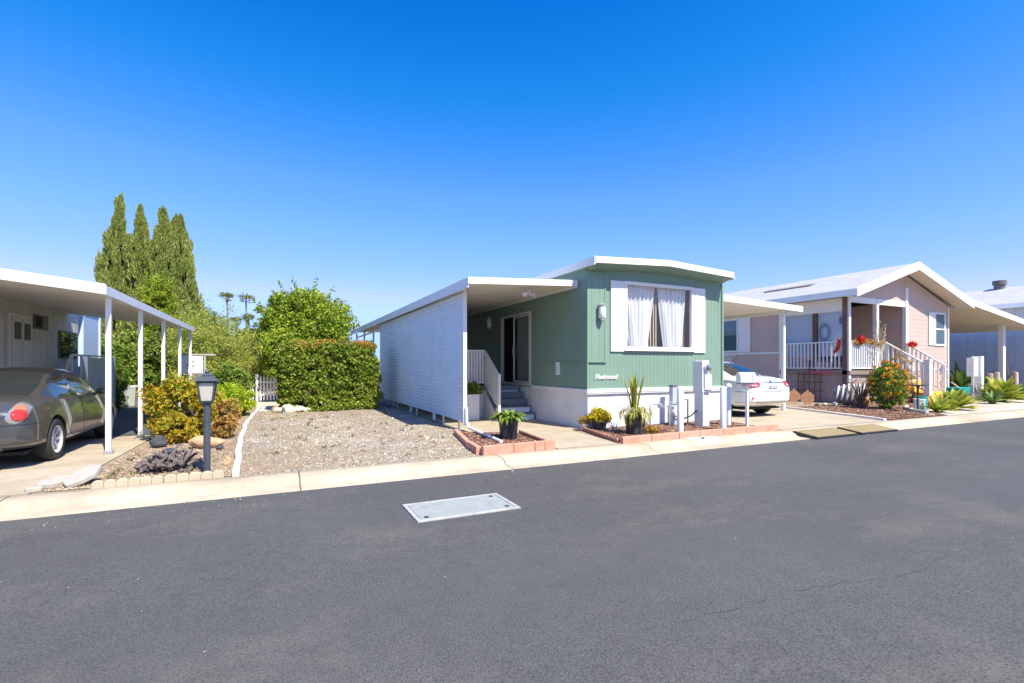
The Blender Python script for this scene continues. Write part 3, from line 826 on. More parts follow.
# gable triangle
m.add([(PX0 + .05, PY - .0, 4.28), (PX1 + .0, PY, 4.28), (24.1, PY, 5.62)], [(0, 1, 2)])
m.build('wall', M_pink, ph)
m = MB(); m.lap((PX0 + .03, PB), (PX0 + .03, PY), 0, 1.28, 1.3, .004); m.lap((PX0, PY + .03), (23.0, PY + .03), 0, 1.28, 1.3, .004)
m.build('skirting', M_mauve, ph)
m = MB(); m.box(PX0 - .03, PX0 + .0, PYR, PB, 2.06, 2.14); m.box(GX + .05, PX1, PY - .04, PY - .016, 1.30, 1.36); m.build('trim_band', M_white, ph)
m = MB(); m.box(PX0 - .05, GX - .002, PY - .05, PYR - .02, 1.20, 1.30); m.box(PX0 - .06, 23.0, PY - .075, PY - .052, 1.16, 1.32); m.box(PX0 - .075, PX0 - .052, PY - .05, PYR, 1.16, 1.32)
m.build('porch_deck', mat('grey deck board', (.24, .19, .17), .7, .15, 5), ph)
# roof
ex0, ex1, ry0, ry1 = 19.75, 28.75, 10.95, 31.0
ez, pz = 4.34, 5.72
m = MB()
for sx in (ex0, ex1):
    m.prism([(sx, ry0 + .04, ez), (24.1, ry0 + .04, pz), (24.1, ry0 + .04, pz + .09), (sx, ry0 + .04, ez + .09)], (0, ry1 - ry0, 0))
rf = m.build('roof', M_shingle, ph)
m = MB()
for sx in (ex0, ex1):
    m.prism([(sx, ry0, ez - .22), (24.1, ry0, pz - .22), (24.1, ry0, pz + .12), (sx, ry0, ez + .12)], (0, .035, 0))
m.box(ex0 - .012, ex0 + .02, ry0 + .036, ry1, ez - .16, ez + .10); m.box(ex1 - .02, ex1 + .012, ry0 + .036, ry1, ez - .16, ez + .10)
m.build('fascia', M_white, rf, bevel=.005)
m = MB()
for sx in (ex0, ex1): m.prism([(sx + (.03 if sx == ex0 else -.03), ry0 + .04, ez - .05), (24.1, ry0 + .04, pz - .05), (24.1, ry0 + .04, pz - .03), (sx + (.03 if sx == ex0 else -.03), ry0 + .04, ez - .03)], (0, PY - ry0 - .06, 0))
m.prism([(ex0 + .03, PY, ez - .05), (PX0, PY, ez - .02), (PX0, PY, ez), (ex0 + .03, PY, ez - .03)], (0, PB - PY, 0))
m.build('soffit', mat('beige soffit paint', (.74, .64, .52), .6, .05), rf)
sl = (pz - ez) / (24.1 - ex0)
for y0, y1 in ((14.2, 16.6), (18.6, 21.4)):
    xa = 22.0; za = ez + sl * (xa - ex0) + .09
    m = MB(); m.prism([(xa, y0, za + .002), (xa + .3, y0, za + .3 * sl + .002), (xa + .3, y0, za + .3 * sl + .05), (xa - .01, y0, za + .05)], (0, y1 - y0, 0))
    m.build('roof_vent', mat('brown vent', (.20, .17, .15), .7, .1), rf)
# posts and beams
m = MB(); m.box(PX0 - .04, PX0 + .10, PY - .04, PY + .10, .0, 4.3); pst = m.build('corner_post', M_white, ph, bevel=.008)
m = MB(); m.box(PX0 - .075, PX0 - .043, PY + .02, PY + .20, 0, 4.25); m.build('post_shade_board', M_wood if False else mat('brown post shade', (.16, .09, .08), .6, .1), ph)  # brown shade of the corner post put in as a board
for x in (22.45,):
    m = MB(); m.box(x - .08, x + .08, PY - .04, PY + .12, 1.30, 4.28); m.build('post', M_white, ph, bevel=.008)
m = MB(); m.box(GX - .06, GX + .13, PY - .05, PY + .10, 1.28, 4.9); m.build('post', M_white, ph, bevel=.008)
m = MB(); m.box(GX - .28, GX - .14, PYR - .12, PYR - .03, 1.3, 4.3); m.build('door_trim', mat('olive trim', (.30, .26, .20), .6, .1), ph)
m = MB(); m.box(PX0 - .06, PX0 + .05, PYR - .07, PYR + .05, .0, 4.25); m.build('post', M_white, ph, bevel=.006)
m = MB(); m.box(PX0 - .02, GX - .065, PY - .02, PY + .08, 4.05, 4.28); m.box(PX0 - .02, PX0 + .06, PY + .11, PYR - .08, 3.72, 4.25)
m.build('beam', M_white, ph)
# railings
def railing(p0, p1, zb0, zb1, nb, parent, name='railing', hgt=1.16, mt=None):
    p0 = Vector(p0); p1 = Vector(p1)
    m = MB(); m.bar((p0.x, p0.y, zb0 + hgt), (p1.x, p1.y, zb1 + hgt), .075, .055); m.bar((p0.x, p0.y, zb0 + .09), (p1.x, p1.y, zb1 + .09), .06, .05)
    m.box(p0.x - .025, p0.x + .025, p0.y - .025, p0.y + .025, zb0 + .0, zb0 + hgt); m.box(p1.x - .025, p1.x + .025, p1.y - .025, p1.y + .025, zb1 + .0, zb1 + hgt)
    r = m.build(name, M_white, parent, bevel=.006)
    m = MB()
    for i in range(nb):
        t = (i + .5) / nb; p = p0.lerp(p1, t); zb = zb0 + (zb1 - zb0) * t
        m.box(p.x - .024, p.x + .024, p.y - .024, p.y + .024, zb + .08, zb + hgt - .02)
    m.build('balusters', M_white, r)
    return r
railing((PX0, PY + .12, 0), (PX0, PYR - .08, 0), 1.32, 1.32, 17, ph)
railing((PX0 + .12, PY, 0), (22.35, PY, 0), 1.32, 1.32, 14, ph)
railing((22.55, PY, 0), (23.0, PY, 0), 1.32, 1.32, 3, ph)
railing((23.0, PY - .05, 0), (23.0, 10.28, 0), 1.32, .42, 8, ph, 'stair_railing')
railing((24.52, PY - .06, 0), (24.52, 10.28, 0), 1.32, .36, 9, ph, 'stair_railing')
m = MB(); m.box(22.90, 23.10, 10.08, 10.28, 0, 1.70); m.box(22.87, 23.13, 10.06, 10.30, 1.702, 1.75); m.build('newel_post', M_white, ph, bevel=.008)
M_step = mat('yellow step paint', (.75, .44, .05), .65, .12, 4)
for i in range(5):
    z = 1.10 - i * .215; y1 = PY - .06 - i * .33
    m = MB(); m.box(23.06, 24.46, y1 - .33, y1, z - .2, z); m.build('step', M_step, ph, bevel=.008)
m = MB(); m.prism([(24.56, PY - .06, 0), (24.56, PY - .06, 1.3), (24.56, 10.3, .1), (24.56, 10.3, 0)], (.03, 0, 0)); m.build('stringer', M_white, ph)
# gable window with shutter
m = MB(); x0, x1, z0, z1 = 27.02, 27.78, 2.50, 3.86
def ringw(m, x0, x1, z0, z1, w, y0, y1):
    m.box(x0 - w, x1 + w, y0, y1, z1, z1 + w); m.box(x0 - w, x1 + w, y0, y1, z0 - w, z0)
    m.box(x0 - w, x0, y0, y1, z0 + .001, z1 - .001); m.box(x1, x1 + w, y0, y1, z0 + .001, z1 - .001)
ringw(m, x0, x1, z0, z1, .08, PY - .05, PY - .004); m.box(x0 + .001, x1 - .001, PY - .045, PY - .006, 3.15, 3.21)
w_ = m.build('window', M_white, ph, bevel=.005)
M_skyglass = glassmat('sky reflecting glass', (.10, .14, .18))
m = MB(); m.box(x0 + .002, x1 - .002, PY - .03, PY - .018, z0 + .002, z1 - .002); m.build('pane', M_skyglass, w_)
m = MB(); m.box(x0 - .58, x0 - .10, PY - .045, PY - .016, z0 - .06, z1 + .06); m.build('shutter', M_white, ph, bevel=.005)
m = MB(); m.box(PX1 - .08, PX1 + .03, PY - .03, PY - .016, 0, 4.25); m.build('corner_trim', M_white, ph)
# side window with blind and panel shutters
y0, y1, z0, z1 = 16.9, 19.0, 2.26, 3.75
m = MB(); m.box(PX0 - .06, PX0 - .004, y0 - .08, y1 + .08, z1, z1 + .08); m.box(PX0 - .06, PX0 - .004, y0 - .08, y1 + .08, z0 - .08, z0)
m.box(PX0 - .06, PX0 - .004, y0 - .08, y0, z0, z1); m.box(PX0 - .06, PX0 - .004, y1, y1 + .08, z0, z1)
w_ = m.build('window', M_white, ph)
m = MB(); m.box(PX0 - .03, PX0 - .016, y0, y1, z0, z1); m.build('pane', glassmat('blue dark glass', (.03, .07, .11)), w_)
m = MB(); m.box(PX0 - .045, PX0 - .016, y0 - .75, y0 - .10, z0 - .1, z1 + .2); m.build('shutter', M_white, ph)
m = MB()
for i in range(9):
    t = i * .2
    m.bar((PX0 - .05, 17.0 + t, 1.55), (PX0 - .05, 17.0 + t + .5, 2.02), .05, .012, up=(1, 0, 0)); m.bar((PX0 - .065, 17.0 + t + .5, 1.55), (PX0 - .065, 17.0 + t, 2.02), .05, .012, up=(1, 0, 0))
m.box(PX0 - .08, PX0 - .035, 16.95, 19.2, 2.02, 2.055); m.box(PX0 - .08, PX0 - .035, 16.95, 19.2, 1.51, 1.55)
m.build('lattice', M_white, ph)
# porch sunshade
q = N('pale sunshade fabric'); q.set(Base_Color=(.66, .74, .84), Roughness=.85)
tr = q.n('ShaderNodeBsdfTranslucent'); tr.inputs['Color'].default_value = (.62, .72, .85, 1)
mx = q.n('ShaderNodeMixShader'); mx.inputs[0].default_value = .45; q.l(q.b.outputs[0], mx.inputs[1]); q.l(tr.outputs[0], mx.inputs[2]); q.l(mx.outputs[0], q.out.inputs['Surface'])
m = MB(); m.box(PX0 + .14, PX0 + .155, PY + .22, PYR - .1, 1.9, 3.70); sh = m.build('sunshade', q.m, ph)
m = MB(); m.tube([(PX0 + .15, PY + .18, 3.73), (PX0 + .15, PYR - .1, 3.73)], .035, 8); m.build('roller', M_white, sh)
m = MB(); m.box(PX0 + .04, PX0 + .13, 13.0, 13.18, 1.3, 3.72); m.build('wood_post', M_bark, ph)
m = MB()
for i in range(26):
    a = i / 26 * 2 * PI; m.tube([(PX0 + .10, 12.72 + .17 * math.cos(a), 2.9 + .26 * math.sin(a)), (PX0 + .08, 12.72 + .24 * math.cos(a + .3), 2.9 + .36 * math.sin(a + .3))], [.03, .012], 5)
m.build('wreath_silhouette', mat('grey blue wreath', (.22, .30, .36), .9, .2, 20), ph)  # grey-blue shape stands in for a shadow silhouette on the sunshade
m = MB()
for i in range(10):
    a = i / 10 * 2 * PI; m.tube([(PX0 + .10, 12.05, 3.35), (PX0 + .08, 12.05 + .09 * math.cos(a), 3.35 + .17 * math.sin(a))], [.03, .01], 5)
m.build('ornament_silhouette', mat('slate blue silhouette', (.18, .25, .33), .9, .2, 20), ph)  # slate-blue shape for the second shadow silhouette on the sunshade
# porch furniture seen through the balusters
t = thing('porch_bench', 'dark wooden bench behind the porch balusters of the pink house', 'bench', (21.3, 13.0, 1.3))
M_navy = mat('navy bench paint', (.035, .05, .09), .7, .2, 6)
m = MB(); m.box(20.95, 21.45, 12.1, 13.7, 1.68, 1.74); m.build('seat', M_navy, t, bevel=.005)
m = MB(); m.box(21.42, 21.48, 12.1, 13.7, 1.76, 2.22); m.build('backrest', M_navy, t, bevel=.005)
for x in (21.0, 21.4):
    for y in (12.15, 13.62):
        m = MB(); m.box(x - .03, x + .03, y - .03, y + .03, 1.30, 1.68); m.build('leg', M_navy, t)

# right awning of the pink house
aw = thing('house_awning', 'tan ribbed carport awning sloping down to the right of the pink house', 'carport', (33.9, 11.8, 0))
x0, x1, y0, y1, z0, z1 = 28.8, 35.6, 10.95, 19.5, 4.30, 3.42
m = MB(); m.prism([(x0, y0 + .03, z0 + .02), (x1, y0 + .03, z1 + .02), (x1, y0 + .03, z1 + .08), (x0, y0 + .03, z0 + .08)], (0, y1 - y0, 0)); rp = m.build('roof_panel', M_roofwhite, aw)
m = MB(); pr = []; xx = 0
for i in range(30):
    pr += [(i / 30, 0), ((i + .7) / 30, 0), ((i + .75) / 30, .05), ((i + .95) / 30, .05)]
vs = [(x0 + (x1 - x0) * t, y, z0 + (z1 - z0) * t - .035 + dz) for y in (y0 + .03, y1) for (t, dz) in pr]; kk = len(pr)
m.add(vs, [(i, i + 1, kk + i + 1, kk + i) for i in range(kk - 1)]); m.build('soffit', mat('tan ribbed soffit', (.78, .68, .52), .6, .05), rp)
m = MB(); m.prism([(x0 - .05, y0, z0 - .06), (x1, y0, z1 - .06), (x1, y0, z1 + .20), (x0 - .05, y0, z0 + .20)], (0, .028, 0)); m.build('fascia', M_white, rp, bevel=.004)
for y in (11.8, 15.5, 19.2):
    m = MB(); m.box(33.75, 34.02, y - .1, y + .1, 0, 3.62); m.build('post', M_white, aw, bevel=.008)

# right neighbour
nb = thing('white_house', 'pale bluish white house beyond the awning at the right edge', 'house', (37.0, 10, 0))
M_nb = mat('pale blue white siding', (.52, .56, .64), .6, .05, 1)
m = MB(); m.grooved((37, 34), (37, 7), 0, 4.85, .42, .03, .02); m.grooved((37, 7), (46, 7), 0, 4.85, .42, .03, .02); m.build('wall', M_nb, nb)
m = MB(); m.prism([(36.4, 6.4, 4.92), (41.5, 6.4, 6.45), (46.6, 6.4, 4.92), (46.6, 6.4, 4.78), (41.5, 6.4, 6.31), (36.4, 6.4, 4.78)], (0, 28, 0)); rf2 = m.build('roof', M_shingle, nb)
m = MB(); m.box(36.36, 36.40, 6.4, 34.4, 4.70, 4.94); m.build('gutter', M_white, rf2)
for (x, y, r_, h) in ((41.3, 14.5, .34, .5), (38.9, 16.5, .35, .14)):
    z = 4.92 + (x - 36.4) * 1.53 / 5.1
    m = MB(); m.lathe([(r_ * .8, z - .1), (r_ * .8, z + h * .5), (r_, z + h * .5), (r_, z + h), (.01, z + h * 1.05)], (x, y, 0), 16); m.build('roof_vent', mat('brown metal vent', (.14, .12, .11), .6, .1), rf2)

# ================================================================== left neighbour, carport
M_cream = mat('cream weathered siding', (.60, .57, .52), .65, .08, 1.3, dirt=(.42, .38, .32), dscale=1.2, damt=.4)
lh = thing('cream_house', 'cream panelled house under the carport roof behind the grey sedan', 'house', (-5.8, 12, 0))
m = MB(); m.grooved((-5.8, 11.0), (-5.8, 20.6), 0, 3.25, .41, .018, .012); m.grooved((-11, 11.0), (-5.8, 11.0), 0, 3.25, .41, .018, .012); m.grooved((-5.8, 20.6), (-11, 20.6), 0, 3.25, .41, .018, .012)
m.build('wall', M_cream, lh)
m = MB(); m.box(-11.3, -5.72, 10.8, 20.8, 3.26, 3.42); m.build('roof', M_roofwhite, lh)
M_doorw = mat('off white door paint', (.62, .60, .57), .55, .06, 3)
m = MB(); m.box(-5.80, -5.74, 15.86, 17.0, .1, 2.78); fr = m.build('door_frame', M_white, lh, bevel=.006)
for k, y in enumerate((15.92, 16.44)):
    m = MB(); m.box(-5.738, -5.71, y, y + .50, .14, 2.72); d_ = m.build('door', M_doorw, fr, bevel=.006)
    m = MB()
    for i in range(4): m.box(-5.708, -5.70, y + .09 + i * .09, y + .14 + i * .09, 2.16, 2.58)
    m.build('louvre', mat('dark louvre slot', (.10, .095, .09), .8), d_)
    m = MB(); m.lathe([(.001, -5.65), (.025, -5.655), (.025, -5.69), (.012, -5.708)], (0, y + (.45 if k == 0 else .05), 1.35), 10, axis='X'); m.build('knob', M_metal, d_)
m = MB(); m.box(-5.80, -5.74, 14.6, 15.55, .1, 2.7); dd = m.build('side_door', M_doorw, lh, bevel=.006)
m = MB(); m.box(-5.80, -5.75, 17.28, 18.12, 2.50, 2.88); vt = m.build('vent_window', mat('brown frame', (.16, .13, .11), .6), lh)
m = MB(); m.box(-5.748, -5.74, 17.32, 17.68, 2.54, 2.84); m.build('pane', M_dark, vt)
m = MB(); m.box(-5.748, -5.738, 17.72, 18.08, 2.54, 2.84); m.build('screen', mat('tan screen', (.22, .19, .15), .8), vt)
m = MB(); m.box(-5.80, -5.75, 18.95, 20.4, 1.72, 2.56); wn = m.build('window', mat('brown frame', (.16, .13, .11), .6), lh)
m = MB(); m.box(-5.748, -5.738, 19.0, 19.64, 1.77, 2.51); m.build('pane', M_darkglass, wn)
m = MB(); m.box(-5.748, -5.738, 19.70, 20.35, 1.77, 2.51); m.build('pane', glassmat('greenish glass', (.14, .17, .14)), wn)
t = thing('side_stair', 'grey side stair landing with tubular rail below the brown window', 'stair', (-5.2, 18, 0))
m = MB(); m.box(-5.72, -4.9, 17.6, 20.9, .0, .85); m.build('landing', M_cream, t)
m = MB(); m.box(-4.95, -4.9, 18.4, 20.9, .86, 1.75); m.build('side_panel', mat('grey white panel', (.50, .49, .47), .6), t)
m = MB(); m.bar((-4.93, 17.0, 1.80), (-4.93, 20.9, 1.80), .05, .05); m.bar((-4.93, 17.0, 1.80), (-4.93, 16.2, .9), .05, .05)
for y in (17.05, 17.75, 18.4): m.bar((-4.93, y, .02), (-4.93, y, 1.78), .045, .045)
m.bar((-4.93, 17.8, 1.78), (-4.93, 18.3, .85), .04, .04); m.build('rail', M_utility, t)
t = thing('storage_shed', 'pale blue storage shed at the far end of the cream house', 'shed', (-7, 20.9, 0))
m = MB(); m.box(-9.5, -5.75, 20.92, 22.6, 0, 3.38); m.build('wall', mat('pale blue paint', (.50, .62, .80), .5, .04, 1), t)
m = MB(); m.box(-9.6, -5.70, 20.915, 22.75, 3.385, 3.45); m.build('roof', M_roofwhite, t)
m = MB(); m.box(-5.75, -5.715, 22.5, 22.62, 0, 3.38); m.build('corner_board', M_white, t)

cp = thing('carport', 'cream carport roof on thin white posts over the grey sedan', 'carport', (-2.56, 10.5, 0))
x0, x1, y0, y1, z0, z1 = -6.0, -2.50, 10.02, 19.7, 3.12, 2.72
m = MB(); m.prism([(-9.0, y0 + .03, 3.46 + .03), (x1, y0 + .03, z1 + .03), (x1, y0 + .03, z1 + .08), (-9.0, y0 + .03, 3.46 + .08)], (0, y1 - y0, 0)); rp = m.build('roof_panel', M_roofwhite, cp)
m = MB(); pr = []; yy = y0 + .05
while yy < y1 - .3: pr += [(yy, 0), (yy + .26, 0), (yy + .275, .026), (yy + .29, .026)]; yy += .305
kk = len(pr); m.add([(x, y, (z0 if x < -4 else z1) + z) for x in (x0 + .24, x1) for (y, z) in pr], [(i, i + 1, kk + i + 1, kk + i) for i in range(kk - 1)]); m.build('soffit', M_soffit, rp)
m = MB(); m.prism([(-9.0, y0, 3.46 - .04), (x1 + .03, y0, z1 - .06), (x1 + .03, y0, z1 + .11), (-9.0, y0, 3.46 + .12)], (0, .028, 0)); m.build('front_fascia', M_white, rp, bevel=.004)
m = MB(); m.box(x1 + .002, x1 + .03, y0 + .03, y1, z1 - .06, z1 + .09); m.box(x1 - .10, x1 - .0, y0 + .03, y1, z1 - .055, z1 - .002); m.build('gutter', mat('gutter white in blue shade', (.72, .74, .80), .4, .03), rp, bevel=.004)  # bluish shade of the carport edge put into the gutter's white
for y in (10.54, 12.75, 15.1, 17.5, 19.5):
    m = MB(); m.box(-2.60, -2.525, y - .035, y + .035, 0, z1 - .05); p_ = m.build('post', M_white, cp, bevel=.005)
    m = MB(); m.obox((-2.56, y, .03), (.13, .10, .05)); m.build('post_foot', M_metal, p_)
# small white signboard panel between the rear posts
t = thing('signboard', 'small white signboard with grey base between the rear carport posts', 'sign', (-2.5, 18.6, 0))
m = MB(); m.box(-2.95, -2.28, 20.20, 20.24, 1.25, 1.85); m.build('board', M_white, t)
m = MB(); m.box(-3.0, -1.9, 20.18, 20.26, 1.87, 1.93); m.box(-2.98, -2.92, 20.19, 20.25, 0, 1.86); m.box(-2.25, -2.19, 20.19, 20.25, 0, 1.86); m.build('frame', mat('weathered rail', (.40, .38, .34), .8, .1), t)
m = MB(); m.box(-2.91, -2.26, 20.205, 20.235, .85, 1.24); m.build('base_panel', mat('slate grey panel', (.16, .18, .24), .7), t)
m = MB()
for i in range(9): m.tube([(-2.62 + rnd.uniform(-.16, .16), 20.195, 1.55 + rnd.uniform(-.16, .16)), (-2.62 + rnd.uniform(-.16, .16), 20.195, 1.55 + rnd.uniform(-.16, .16))], .008, 4)
m.build('line_drawing', mat('grey ink', (.35, .36, .36), .8), t)
# ================================================================== cars (local: x right, y forward, rear bumper at y=0)
def eval_mesh(o):
    bpy.context.view_layer.update()
    dg = bpy.context.evaluated_depsgraph_get()
    me = bpy.data.meshes.new_from_object(o.evaluated_get(dg))
    return me
def carpaint(name, col, metal=.0, flake=0):
    q = N(name); q.set(Base_Color=col, Metallic=metal, Roughness=.32 if metal else .35, Coat_Weight=1.0, Coat_Roughness=.04, Specular_IOR_Level=.5)
    return q.m
M_tred = N('red lamp lens'); M_tred.set(Base_Color=(.55, .03, .02), Roughness=.12, Coat_Weight=1.0); M_tred = M_tred.m
M_torange = N('orange lamp lens'); M_torange.set(Base_Color=(.62, .16, .08), Roughness=.12, Coat_Weight=1.0); M_torange = M_torange.m
M_tclear = N('clear lamp housing'); M_tclear.set(Base_Color=(.40, .40, .42), Roughness=.15, Metallic=.5, Coat_Weight=1.0); M_tclear = M_tclear.m
M_rim = mat('alloy rim', (.50, .51, .53), .35, .05, 5, metal=.2)
M_carglass = glassmat('car glass', (.012, .018, .022), .02)
M_chrome = mat('chrome', (.7, .7, .72), .12, .02, 5, metal=1)
M_under = mat('car underside', (.012, .012, .012), .9, .1)
M_plate = mat('blank plate', (.36, .39, .46), .4, .05, 20)

def sedan(name, label, paint, style, group=None):
    root = thing(name, label, 'car', (0, 0, 0), group)
    #        y     zb   zsill wb    zm   wm    zt   wt    ztop wtop
    ST = [(.00, .42, .50, .50, .60, .60, .76, .58, .80, .45),
          (.05, .34, .44, .66, .60, .76, .80, .73, .87, .58),
          (.20, .27, .38, .80, .60, .875, .88, .83, .985, .66),
          (.48, .24, .34, .84, .62, .905, .93, .855, 1.045, .70),
          (.90, .21, .32, .86, .62, .915, .955, .865, 1.065, .72),
          (1.5, .20, .30, .865, .60, .915, .955, .862, 1.01, .74),
          (2.3, .20, .30, .865, .58, .915, .945, .862, .98, .76),
          (3.1, .20, .30, .865, .58, .912, .93, .858, .97, .76),
          (3.55, .20, .30, .865, .58, .912, .92, .85, 1.0, .74),
          (4.1, .21, .31, .86, .57, .905, .86, .83, .93, .66),
          (4.5, .22, .33, .82, .55, .87, .76, .78, .81, .58),
          (4.75, .26, .38, .70, .52, .76, .66, .68, .70, .48),
          (4.84, .36, .44, .5, .52, .58, .60, .52, .62, .36)]
    m = MB(); vs = []; 
    for (y, zb, zs, wb, zm, wm, zt, wt, ztop, wtp) in ST:
        half = [(0, zb), (wb * .9, zb), (wm * .985, zs), (wm, zm), (wt, zt), (wtp, ztop), (0, ztop + .012)]
        ring = [(x, y, z) for x, z in half] + [(-x, y, z) for x, z in half[5:0:-1]]
        vs += ring
    k = 12; fs = []
    for i in range(len(ST) - 1):
        for j in range(k):
            j2 = (j + 1) % k
            fs.append((i * k + j, i * k + j2, (i + 1) * k + j2, (i + 1) * k + j))
    for i, fl in ((0, 0), (len(ST) - 1, 1)):
        for q_ in ((0, 1, 11), (1, 2, 10, 11), (2, 3, 9, 10), (3, 4, 8, 9), (4, 5, 7, 8), (5, 6, 7)):
            t_ = tuple(i * k + x for x in q_); fs.append(t_[::-1] if fl == 0 else t_)
    m.add(vs, fs)
    tmp = m.build('tmp_body', [paint, M_under], subsurf=3, smooth=True)
    cr = tmp.data.attributes.new('crease_edge', 'FLOAT', 'EDGE')
    for e in tmp.data.edges:
        a_, b_ = e.vertices; ja, jb, ia, ib = a_ % k, b_ % k, a_ // k, b_ // k
        v_ = 0
        if ja == jb and ja in (4, 8): v_ = .62
        elif ja == jb and ja in (2, 10): v_ = .5
        elif ja == jb and ja in (3, 9): v_ = .25
        elif ia == ib == 2 and min(ja, jb) >= 4 and max(ja, jb) <= 8: v_ = .7
        elif ia == ib == 1: v_ = .3
        cr.data[e.index].value = v_
    # wheel arches
    RW = .33; WY = (.98, 3.78)
    for y in WY:
        for sx in (-1, 1):
            c = MB(); c.lathe([(RW + .065, .58 if sx > 0 else -1.2), (RW + .065, 1.2 if sx > 0 else -.58)], (0, y, RW + .0), 40, axis='X')
            co = c.build('tmp_cut', [paint, M_under]); co.data.polygons.foreach_set('material_index', [1] * len(co.data.polygons))
            md = tmp.modifiers.new('b', 'BOOLEAN'); md.operation = 'DIFFERENCE'; md.object = co; md.solver = 'EXACT'
            try: md.material_mode = 'INDEX'
            except Exception: pass
    me = eval_mesh(tmp)
    for o in [o for o in COL.objects if o.name.startswith('tmp_')]: bpy.data.objects.remove(o)
    body = bpy.data.objects.new('body', me); me.name = 'body'; COL.objects.link(body); body.parent = root
    bm_v = [v.co.copy() for v in me.vertices]; bm_f = [tuple(p.vertices) for p in me.polygons]
    bvh = BVHTree.FromPolygons(bm_v, bm_f)
    # greenhouse
    L0, L1 = (.82, 3.72) if style == 'a' else (.72, 3.75)
    def zr(y):
        px = [L0, L0 + .35, L0 + .75, L0 + 1.05, 2.1, 2.6, 2.9, 3.3, L1]
        pz = [.985, 1.16, 1.335, 1.405, 1.455, 1.435, 1.375, 1.18, .965]
        return float(np.interp(y, px, pz))
    def smooth_zr(y): return sum(zr(y + d) for d in (-.12, -.06, 0, .06, .12)) / 5 if L0 + .1 < y < L1 - .1 else zr(y)
    ys = sorted(set([round(L0 + (L1 - L0) * i / 58, 3) for i in range(59)]))
    def sec(y):
        h = smooth_zr(y); t = max(0, min(1, (h - .96) / .48))
        e = min(1, (y - L0) / .4, (L1 - y) / .5)
        xb = .66 + .155 * max(0, e) ** .5
        xt = xb - .05 - .20 * t
        zb = .945 if y > 1.2 else .945 + .03 * (1.2 - y) / .5
        hs = h - .035 * t
        P = [(xb, zb), (xb - .012, zb + .03 * min(1, t * 3)), (xb + (xt - xb) * .45, zb + (hs - zb) * .5), (xt + .012, zb + (hs - zb) * .90), (xt - .01, hs), (xt - .075, h + .004), (xt * .55, h + .018 * t + .006), (0, h + .025 * t + .008)]
        return P
    secs = [sec(y) for y in ys]; nP = len(secs[0])
    cls = {'roof': MB(), 'side_window': MB(), 'side_window_2': MB(), 'rear_window': MB(), 'windscreen': MB()}
    ptm = MB()
    def q4(mb, i, j, sx):
        a = [(sx * secs[i][j][0], ys[i], secs[i][j][1]), (sx * secs[i + 1][j][0], ys[i + 1], secs[i + 1][j][1]), (sx * secs[i + 1][j + 1][0], ys[i + 1], secs[i + 1][j + 1][1]), (sx * secs[i][j + 1][0], ys[i], secs[i][j + 1][1])]
        f = (0, 1, 2, 3) if sx > 0 else (3, 2, 1, 0)
        mb.add(a, [f])
    groups = {}
    for i in range(len(ys) - 1):
        yc = (ys[i] + ys[i + 1]) / 2
        for j in range(nP - 1):
            for sx in (1, -1):
                key = 'roof'
                if j in (1, 2):
                    if 1.22 < yc < 2.13 and (j == 1 or yc > 1.42): key = 'rear_side%d' % sx
                    elif 2.22 < yc < 3.22 and (j == 1 or yc < 3.0): key = 'front_side%d' % sx
                elif j >= 5:
                    if L0 + .06 < yc < L0 + .88: key = 'rear_window'
                    elif 2.82 < yc < L1 - .04: key = 'windscreen'
                elif j == 3 and 1.35 < yc < 3.1: key = 'window_frame'
                elif j in (1, 2) and 2.13 <= yc <= 2.22: key = 'window_frame'
                groups.setdefault(key, MB()); q4(groups[key], i, j, sx)
    for key, mb in groups.items():
        nm = {'window_frame': 'window_frame', 'roof': 'roof', 'rear_window': 'rear_window', 'windscreen': 'windscreen'}.get(key, 'side_window')
        o = mb.build(nm, (M_darkroof if style == 'a' else paint) if key == 'roof' else M_black if key == 'window_frame' else M_carglass, root, smooth=True)
        import bmesh
        bm = bmesh.new(); bm.from_mesh(o.data); bmesh.ops.remove_doubles(bm, verts=bm.verts, dist=1e-4)
        bm.to_mesh(o.data); bm.free()
        for p in o.data.polygons: p.use_smooth = True
    # wheels
    w0 = None
    for y in WY:
        for sx in (1, -1):
            w = MB(); w.lathe([(.215, -.10), (.25, -.112), (RW - .03, -.108), (RW, -.075), (RW + .002, 0), (RW, .075), (RW - .03, .108), (.25, .112), (.215, .10)], (sx * .80, y, RW), 36, axis='X', cap=False)
            wheel = MB(); s_ = sx
            wheel.lathe([(.001, .80 * sx + sx * .055), (.05, .80 * sx + sx * .06), (.06, .80 * sx + sx * .045)], (0, y, RW), 18, axis='X')
            ns = 7
            for i in range(ns):
                a = 2 * PI * i / ns; wv = .019
                c0 = Vector((sx * .85, y + .04 * math.cos(a), RW + .04 * math.sin(a))); c1 = Vector((sx * .862, y + .205 * math.cos(a), RW + .205 * math.sin(a)))
                wheel.bar(c0, c1, wv * 2.2, .025, up=(1, 0, 0))
            wheel.lathe([(.20, sx * .80 + sx * .02), (.232, sx * .80 + sx * .085), (.216, sx * .80 + sx * .108), (.196, sx * .80 + sx * .07)], (0, y, RW), 32, axis='X', cap=False)
            wo = w.build('wheel', M_rubber, root, smooth=True)
            ro = wheel.build('rim', M_rim, wo)
            d_ = MB(); d_.lathe([(.001, sx * .82), (.21, sx * .82)], (0, y, RW), 24, axis='X'); d_.build('brake_disc', M_under, wo)
